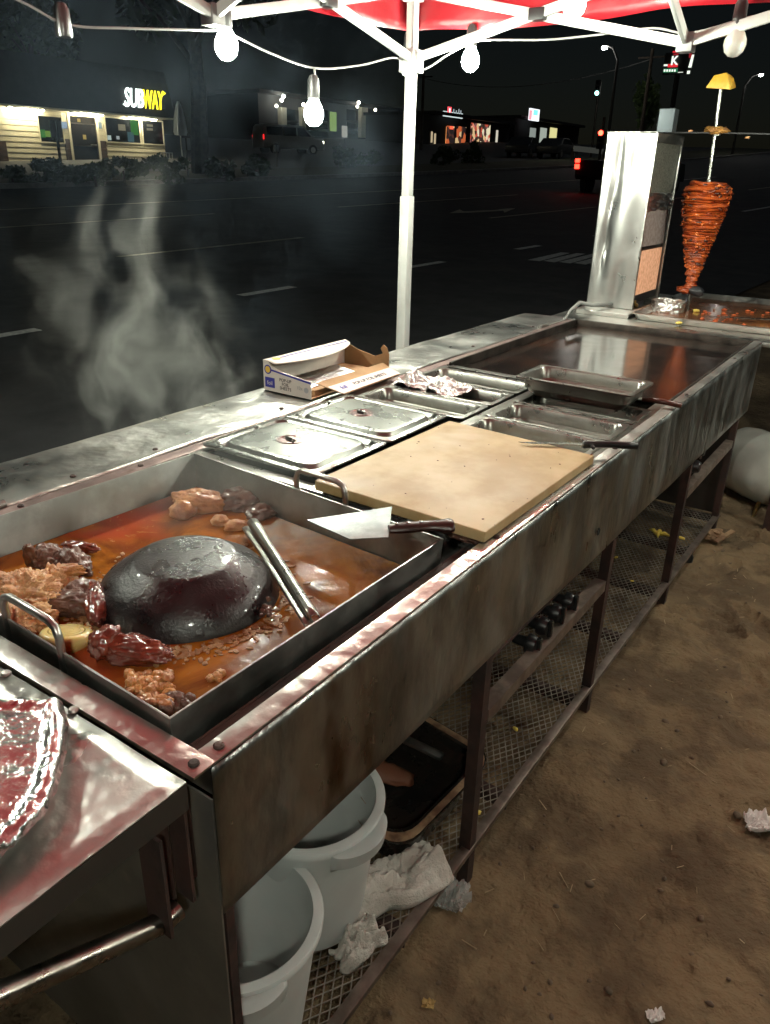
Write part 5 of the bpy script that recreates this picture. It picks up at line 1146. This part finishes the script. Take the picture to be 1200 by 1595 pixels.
for i in range(230):
    a = rr.uniform(0, 6.283); z = rr.uniform(.95, 1.31); q = prad(z) * 1.0
    if i < 40: a = rr.gauss(-.5, .8); z = rr.uniform(1.27, 1.315)
    c = Vector((SX + math.cos(a) * q * .985, SY + math.sin(a) * q * .985, z))
    MB().blob(c, (.0055, rr.uniform(.006, .016), rr.uniform(.003, .007)), (rr.uniform(-.5, .5), 0, a), .4, 2, 200 + i, 2).build('charred_edge', CHAR if rr.random() < .3 else (PORK if rr.random() < .5 else PORKL), tr, smooth='all')
MB().blob((SX, SY, 1.318), (.070, .066, .010), (0, 0, 0), .35, 3, 7, 4).build('top_slice', PORK, tr, smooth='all')
MB().blob((SX + .030, SY - .012, .874), (.036, .030, .022), (0, .3, 0), .12, 1.5, 77, 4).build('dark_onion_base', PM('charred_onion', (.03, .032, .036), (.015, .015, .017), 20, .3, .5), tr, smooth='all')
MB().blob((SX - .020, SY - .01, .872), (.034, .026, .014), (0, .15, 0), .4, 2.5, 78, 4).build('low_flap', PORK, tr, smooth='all')
PINE = PM('grilled_pineapple', (.68, .36, .04), (.76, .50, .10), 14, .3, .45, 0, .4, 50, .004, c3=(.50, .20, .03), spots=(.55, .75), sss=.3, sssr=(.01, .005, .001))
pc = onY(1124, 127, SY); b = MB()
pts = [(-.052, -.03, -.024), (.050, -.034, -.034), (.056, .03, -.022), (-.046, .034, -.02), (-.030, -.016, .022), (.020, -.028, .030), (.050, -.008, .008), (.030, .026, .024), (-.024, .024, .020)]
bmp = bmesh.new(); [bmp.verts.new(p) for p in pts]; bmesh.ops.convex_hull(bmp, input=bmp.verts); bmp.verts.index_update()
b.add([pc + v.co for v in bmp.verts], [tuple(v.index for v in f.verts) for f in bmp.faces]); bmp.free()
b.build('pineapple', PINE, tr, bevel=.004, seg=3)
pc2 = onY(1114, 203, SY)
MB().blob((SX - .008, SY, pc2.z), (.046, .040, .015), (0, .05, 0), .4, 3, 81, 4).build('pineapple_slice', PM('browned_pineapple', (.50, .26, .06), (.30, .13, .04), 30, .4, .5, 0, .5, 70, .004), tr, smooth='all')
# ================================================================ under the cart: buckets, towels, roasting pan, peels
POLY = PM('cloudy_polypropylene', (.60, .63, .62), (.54, .57, .56), 5, .30, .42, 0, sss=.35, sssr=(.03, .03, .03), spec=.5)
def bucket(c, r0, r1, h, label, side):
    c = Vector(c); t = T('bucket', label, 'bucket', c, 'white food buckets under the cart')
    MB().lathe([(0, .004), (r0 * .98, .004), (r1 - .004, h), (r1 + .010, h), (r1 + .012, h - .004), (r1 + .011, h - .014), (r1 + .002, h - .016), (r1 - .001, h - .05), (r0 + .001, .0), (0, 0)], 64, c).build('shell', POLY, t, smooth=True, ang=40)
    d = Vector((math.cos(side), math.sin(side), 0)); e = Vector((-d.y, d.x, 0))
    for s_ in (1, -1):
        b = MB(); n_ = 14
        for i in range(n_ + 1):
            a = (i / n_ - .5) * 1.0; rr_ = r1 + .010; ex = .022 * math.sin(math.pi * i / n_) ** .7
            dd = (d * s_ * math.cos(a) + e * s_ * math.sin(a)); p = c + Vector((0, 0, h - .012))
            for (q, zz) in ((rr_ - .002, .006), (rr_ + ex, .002), (rr_ + ex * .8, -.022), (rr_ - .004, -.034)): b.v.append(p + dd * q + Vector((0, 0, zz)))
        for i in range(n_):
            for k in range(3): b.f.append((i * 4 + k, i * 4 + k + 1, (i + 1) * 4 + k + 1, (i + 1) * 4 + k))
        b.build('grip', POLY, t, smooth=True, solid=.0025)
    for i, zz in enumerate((.75, .55, .36)):
        a = side + 1.25; rr_ = r0 + (r1 - r0) * zz - .0045; p = c + Vector((math.cos(a) * rr_, math.sin(a) * rr_, h * zz))
        MB().bar(p - Vector((-math.sin(a), math.cos(a), 0)) * .009, p + Vector((-math.sin(a), math.cos(a), 0)) * .009, .001, .0016).build('measure_mark', PM('tan_mark', (.45, .33, .26), None, rough=.6), t)
bucket((-.607, .540, .1095), .088, .112, .225, 'white plastic bucket under the cart beside the near end panel', -.75)
bucket((-.652, .752, .1095), .092, .118, .262, 'white plastic bucket between the folded towel and the other bucket', -.1)
TOWEL = PM('white_terry', (.66, .63, .58), (.54, .51, .46), 12, .95, 1, 0, .9, 300, .004, c3=(.42, .36, .28), spots=(.62, .78), bump2=[(.8, 90, .006)])
def towel(c, L_, W_, H_, rot, seed, label):
    b = MB(); c = Vector(c); ca, sa = math.cos(rot), math.sin(rot)
    def pt(u, v):
        x = (u - .5) * L_; y = (v - .5) * W_; e = min(1, min(u, 1 - u) * 7) * min(1, min(v, 1 - v) * 5)
        f = noise.fractal(Vector((u * 2.5 + seed, v * 2.5, seed)), .6, 2, 4)
        z = H_ * (.62 + .5 * f) * e ** .6 + .010 * math.sin(v * 18 + 3 * u) * e + .0018 * noise.noise(Vector((u * 60, v * 60, seed)))
        x += .02 * noise.noise(Vector((u * 3, v * 3, seed + 4))); y += .02 * noise.noise(Vector((u * 3, v * 3, seed + 8)))
        return c + Vector((x * ca - y * sa, x * sa + y * ca, max(.002, z)))
    b.grid(pt, 70, 50); tag(b.build('towel', TOWEL, org=c, smooth='all', solid=.004), label, 'towel')
towel((-.552, .885, .110), .20, .105, .055, R(62), 2.3, 'crumpled white towel on the mesh shelf beside the roasting pan')
towel((-.533, .735, .110), .085, .05, .042, R(75), 6.1, 'small white rag tucked against the bucket foot')
ENAM = PM('black_enamel', (.010, .010, .010), (.02, .016, .013), 10, .16, .35, 0, .08, 20, .004)
rp = T('roasting_pan', 'black roasting pan with a greasy rim on the mesh shelf', 'pan', (-.69, 1.03, .1095))
def rl(i, r, zz): return [Vector((-.70, 1.04, .1095)) + Matrix.Rotation(R(-8), 3, 'Z') @ Vector((x, y, zz + .02 * (y / .14))) for x, y in rrect(-.185 + i, .185 - i, -.145 + i, .145 - i, .05)]
loft([rl(.035, .045, .02), rl(.02, .05, .11), rl(0, .055, .112), rl(0, .055, .116), rl(.022, .05, .116), rl(.038, .045, .03)], True, True).build('shell', ENAM, rp, smooth=True, ang=40)
loft([rl(.002, .055, .1162), rl(.010, .052, .1175), rl(.016, .052, .1162)]).build('grease_rim', PM('brown_grease', (.30, .20, .12), (.10, .05, .03), 30, .3, .5), rp, smooth=True)
MB().blob((-.70, 1.06, .165), (.06, .03, .012), (0, .3, .5), .3, 2, 5, 3).build('wooden_scraper', PM('worn_wood', (.16, .06, .03), None, rough=.6), rp, smooth='all')
MB().box(-.80, -.60, 1.11, 1.13, .21, .22).build('handle', STEEL_PAN, rp, bevel=.003)
PEEL = PM('yellow_peel', (.72, .56, .10), (.60, .42, .06), 30, .5, .6)
pe = T('chili_peel', 'bright yellow peel scrap on the mesh shelf under the griddle', 'food scrap', onZ(1022, 832, .112))
c = onZ(1024, 832, .114)
for k, (a, ln) in enumerate(((2.6, .045), (.2, .05), (-1.2, .03), (1.4, .035))):
    d = Vector((math.cos(a), math.sin(a), 0)); MB().tube([c, c + d * ln * .5 + Vector((0, 0, .008)), c + d * ln], [.007, .008, .002], 7).build('strip', PEEL, pe, smooth='all')
for i_, (px, py, s) in enumerate(((1062, 838, .008), (816, 970, .006), (803, 1135, .005), (960, 868, .005), (985, 905, .004), (735, 1150, .006), (743, 1265, .006))):
    p = onZ(px, py, .113); tag(MB().blob(p, (s * 1.6, s, s * .7), (0, 0, rr.random() * 3), .4, 2, i_, 2).build('food_scrap', PEEL, org=p, smooth='all'), 'tiny yellow food crumb fallen on the mesh shelf', 'food scrap', 'crumbs on the mesh shelf')
# ================================================================ propane tank lying on the dirt
tk = T('propane_tank', 'white propane tank lying on its side behind the cart', 'gas tank', (-.40, 3.62, 0))
tc_ = Vector((-.44, 3.66, .158)); ta_ = Vector((.80, -.60, 0)).normalized()
TANKM = PM('chalky_tank_paint', (.66, .67, .62), (.56, .57, .52), 7, .45, .6, 0, .05, 20, .004, c3=(.42, .38, .30), spots=(.62, .8))
MB().lathe([(0, -.20), (.06, -.195), (.11, -.175), (.142, -.13), (.152, -.08), (.153, -.005), (.1545, 0), (.153, .005), (.152, .08), (.142, .13), (.11, .175), (.06, .195), (0, .20)], 48, tc_, ta_).build('body', TANKM, tk, smooth=True)
b = MB(); tu = Vector((0, 0, 1)); tw = ta_.cross(tu)
for i in range(23):
    a = R(-130 + 260 * i / 22 + 90)
    for ax_ in (.165, .262): b.v.append(tc_ + ta_ * ax_ + (tw * math.cos(a) + tu * math.sin(a)) * .098)
for i in range(22): b.f.append((2 * i, 2 * i + 1, 2 * i + 3, 2 * i + 2))
b.build('collar', TANKM, tk, smooth=True, solid=.004)
vl = MB().tube([tc_ + ta_ * .19, tc_ + ta_ * .245], .016, 10).build('valve', BRASS, tk, smooth=True)
MB().lathe([(.022, 0), (.026, .006), (.022, .016), (0, .017)], 14, tc_ + ta_ * .247, ta_).build('valve_knob', BLACK, vl, smooth=True)
MB().lathe([(.098, -.225), (.100, -.16)], 32, tc_, ta_).build('foot_ring', TANKM, tk, smooth=True, solid=.004)
v0 = tc_ + ta_ * .23; h1 = onZ(1190, 765, .05); h2 = onZ(1172, 808, .012)
MB().tube([v0, v0 + Vector((.02, -.03, -.05)), h1, h2.lerp(h1, .4), h2], [.008, .008, .010, .010, .006], 8).build('hose_fitting', BRASS, tk, smooth=True)
# ================================================================ foil covered platter on the side shelf
ply = [(-.66, .362), (-.62, .343), (-.585, .315), (-.553, .285), (-.532, .255), (-.522, .222), (-.523, .19), (-.533, .14), (-.56, .08), (-.61, .03), (-.68, .0), (-.76, .01), (-.81, .07), (-.815, .15), (-.79, .225), (-.755, .272), (-.72, .310), (-.69, .342)]
pcn = Vector((-.665, .185, 0)); pf = T('foil_platter', 'foil wrapped platter on the side shelf at the near end', 'platter', (pcn.x, pcn.y, ZC + .003))
b = MB(); NR_ = 26; per = []
for i in range(len(ply)):
    a = Vector((*ply[i], 0)); c = Vector((*ply[(i + 1) % len(ply)], 0))
    for k in range(6): per.append(a.lerp(c, k / 6))
n_ = len(per)
for j in range(NR_ + 1):
    t = j / NR_
    for i, p in enumerate(per):
        q = pcn.lerp(p, t); a_ = i / n_ * 6.283
        ridge = .018 * math.exp(-((q.x - pcn.x) * .55 + (q.y - pcn.y - .07) * .83) ** 2 / .0006)
        z = ZC + .022 + .012 * (1 - t * t) + ridge * .6 * (1 - t ** 6) + .0016 * noise.fractal(Vector((q.x * 30, q.y * 30, 1)), .6, 2, 3)
        if t > .86: z += .008 * math.sin((t - .86) / .14 * 3.1) + .0045 * noise.noise(Vector((math.cos(a_) * 16, math.sin(a_) * 16, t * 12))) * 1.3
        b.v.append(Vector((q.x, q.y, z)))
for j in range(NR_):
    for i in range(n_): k = (i + 1) % n_; b.f.append((j * n_ + i, j * n_ + k, (j + 1) * n_ + k, (j + 1) * n_ + i))
PFOIL = PM('platter_foil', (.80, .79, .78), None, rough=.20, metal=1, bump=.5, bscale=45, bdist=.005, bump2=[(.5, 130, .002)])
b.build('foil_cover', PFOIL, pf, smooth='all', solid=.0006)
b = MB(); n2 = len(ply)
b.prism([(pcn.x + (x - pcn.x) * .80, pcn.y + (y - pcn.y) * .80, ZC + .005) for x, y in ply], (0, 0, .012)); b.build('dish', STEEL_TRAY, pf)
# ================================================================ litter on the dirt
NAP = PM('white_tissue', (.78, .74, .72), None, rough=.9, bump=.3, bscale=120, bdist=.002)
def litter(name, label, cat, c, sx, sy, h, mt, seed, rot=0, n_=26, solid=.0008):
    c = Vector(c); M = Matrix.Rotation(rot, 3, 'Z')
    def pt(u, v):
        a = noise.fractal(Vector((u * 4 + seed, v * 4, seed * 2)), .6, 2, 4); e = noise.noise(Vector((u * 2.2, v * 2.2, seed)))
        return c + M @ Vector(((u - .5) * sx * (1 + .4 * e), (v - .5) * sy * (1 + .4 * a), max(.002, h * (.5 + .9 * a))))
    return tag(MB().grid(pt, n_, n_).build(name, mt, org=c, solid=solid), label, cat)
def dz(px, py): p = onZ(px, py, .0); p.z = gz(p.x, p.y) + dirt_h(p.x, p.y); return p
litter('tissue', 'crumpled white tissue lying on the bare dirt', 'tissue', dz(1192, 1292), .085, .055, .022, NAP, 3.1, .5)
litter('tissue', 'small torn tissue scrap at the foot of the dirt path', 'tissue', dz(1020, 1588), .03, .02, .008, NAP, 5.1, .9, 12)
CLEAR = PM('cloudy_plastic_film', (.62, .62, .60), None, rough=.12, alpha=.45, bump=.6, bscale=60, bdist=.004)
litter('plastic_bag', 'clear crumpled plastic scrap beside the shelf rail on the dirt', 'plastic scrap', dz(695, 1402), .085, .07, .028, CLEAR, 7.7, .3)
litter('dry_leaf', 'pale dry leaf scrap on the dirt near the buckets', 'leaf', dz(667, 1572), .022, .016, .006, PM('dry_leaf', (.40, .27, .10), None, rough=.8), 9.2, .4, 10)
wd = T('wood_scrap', 'splintered wood scrap lying by the cart foot', 'wood', dz(1108, 848))
c = dz(1108, 850); MB().blob(c + Vector((0, 0, .02)), (.055, .024, .022), (0, .2, .9), .5, 2.4, 4, 4).build('chunk', PM('scrap_wood', (.33, .21, .12), (.16, .09, .05), 25, .8, .9, 0, .5, 60, .004), wd, smooth=True)
MB().bar(c + Vector((.02, -.04, .01)), c + Vector((.06, .05, .035)), .02, .008).build('splinter', MATS['scrap_wood'], wd)
b = MB(); b2 = MB(); r3 = random.Random(21)
STRAW = PM('straw_and_chips', (.40, .31, .19), (.26, .19, .11), 30, .8, .9); PEB = PM('pebbles', (.17, .125, .08), (.11, .08, .055), 25, .85, .9)
for k in range(900):
    x, y = r3.uniform(-.46, 1.0), r3.uniform(.5, 4.2); z = gz(x, y) + (dirt_h(x, y) if x > -.9 else 0)
    if r3.random() < .42:
        a = r3.uniform(0, 6.28); ln = abs(r3.gauss(0, .007)) + .003; d = Vector((math.cos(a), math.sin(a), r3.uniform(-.1, .2))) * ln
        b.bar(Vector((x, y, z + .0012)) - d, Vector((x, y, z + .0018)) + d, r3.uniform(.0008, .0022), .0008)
    else:
        s = abs(r3.gauss(0, .0032)) + .0015
        b2.blob((x, y, z + s * .2), (s * 1.3, s, s * .7), (0, 0, r3.uniform(0, 3)), .4, 1.5, k, 1)
tag(b.build('straw_litter', STRAW), 'scattered straw bits and chips over the dirt', 'litter', kind='stuff'); tag(b2.build('pebble_scatter', PEB, smooth='all'), 'small clods and pebbles scattered over the dirt', 'pebbles', kind='stuff')
# ================================================================ steam and smoke
def vol(name, label, c, size, dens, nscale, col, lo, hi, warp=.25, seed=0.0, squash=(1, 1, 1), power=1.4, tilt=(0, 0, 0)):
    c = Vector(c); b = MB(); b.box(c.x - size[0] / 2, c.x + size[0] / 2, c.y - size[1] / 2, c.y + size[1] / 2, c.z - size[2] / 2, c.z + size[2] / 2)
    m = bpy.data.materials.new(name); m.use_nodes = True; n = m.node_tree.nodes; l = m.node_tree.links; n.clear()
    o_ = n.new('ShaderNodeOutputMaterial'); pv = n.new('ShaderNodeVolumePrincipled'); l.new(pv.outputs[0], o_.inputs['Volume'])
    pv.inputs['Color'].default_value = (*col, 1); pv.inputs['Anisotropy'].default_value = .2
    tc = n.new('ShaderNodeTexCoord')
    n1 = n.new('ShaderNodeTexNoise'); n1.inputs['Scale'].default_value = nscale * .45; n1.inputs['Detail'].default_value = 2; l.new(tc.outputs['Object'], n1.inputs['Vector'])
    vs = n.new('ShaderNodeVectorMath'); vs.operation = 'SUBTRACT'; l.new(n1.outputs['Color'], vs.inputs[0]); vs.inputs[1].default_value = (.5, .5, .5)
    vm = n.new('ShaderNodeVectorMath'); vm.operation = 'SCALE'; vm.inputs['Scale'].default_value = warp; l.new(vs.outputs[0], vm.inputs[0])
    va = n.new('ShaderNodeVectorMath'); va.operation = 'ADD'; l.new(tc.outputs['Object'], va.inputs[0]); l.new(vm.outputs[0], va.inputs[1])
    mp = n.new('ShaderNodeMapping'); mp.inputs['Scale'].default_value = squash; mp.inputs['Location'].default_value = (seed, seed * .7, -seed); l.new(va.outputs[0], mp.inputs[0])
    n2 = n.new('ShaderNodeTexNoise'); n2.inputs['Scale'].default_value = nscale; n2.inputs['Detail'].default_value = 5; n2.inputs['Roughness'].default_value = .55; l.new(mp.outputs[0], n2.inputs['Vector'])
    mr = n.new('ShaderNodeMapRange'); mr.interpolation_type = 'SMOOTHSTEP'; l.new(n2.outputs[0], mr.inputs['Value']); mr.inputs['From Min'].default_value = lo; mr.inputs['From Max'].default_value = hi
    # soft envelope inside the box
    vd = n.new('ShaderNodeVectorMath'); vd.operation = 'DIVIDE'; l.new(va.outputs[0], vd.inputs[0]); vd.inputs[1].default_value = (size[0] / 2, size[1] / 2, size[2] / 2)
    ln = n.new('ShaderNodeVectorMath'); ln.operation = 'LENGTH'; l.new(vd.outputs[0], ln.inputs[0])
    me = n.new('ShaderNodeMapRange'); me.interpolation_type = 'SMOOTHSTEP'; l.new(ln.outputs['Value'], me.inputs['Value'])
    for k, v_ in (('From Min', .35), ('From Max', .98), ('To Min', 1), ('To Max', 0)): me.inputs[k].default_value = v_
    mu = n.new('ShaderNodeMath'); mu.operation = 'MULTIPLY'; l.new(mr.outputs[0], mu.inputs[0]); l.new(me.outputs[0], mu.inputs[1])
    md = n.new('ShaderNodeMath'); md.operation = 'MULTIPLY'; l.new(mu.outputs[0], md.inputs[0]); md.inputs[1].default_value = dens; l.new(md.outputs[0], pv.inputs['Density'])
    ob = b.build(name, m, org=c); tag(ob, label, 'steam', kind='stuff'); return ob
vol('steam', 'pale steam curling up behind the rear shelf of the cart', onX(215, 530, -1.75), (.50, .75, 1.0), 2.3, 7.0, (.95, .95, .9), .50, .66, .45, 2.2, (1, 1, .55))
vol('steam_wisp', 'thin steam wisp beside the foil carton', onX(330, 610, -1.62), (.28, .45, .45), 3.0, 10, (.95, .95, .9), .52, .72, .3, 7.1, (1, 1, .7))
vol('smoke_haze', 'thin blue grey smoke drifting under the bulbs toward the road', (-2.5, 2.2, 1.45), (1.6, 3.4, 2.4), .10, 2.2, (.6, .78, 1.0), .44, .70, .6, 4.4)
vol('pan_steam', 'faint steam veil hanging over the simmering braising pan', (-.93, .80, .89), (.55, .50, .30), 1.0, 6, (.95, .95, .92), .45, .70, .2, 9.4)
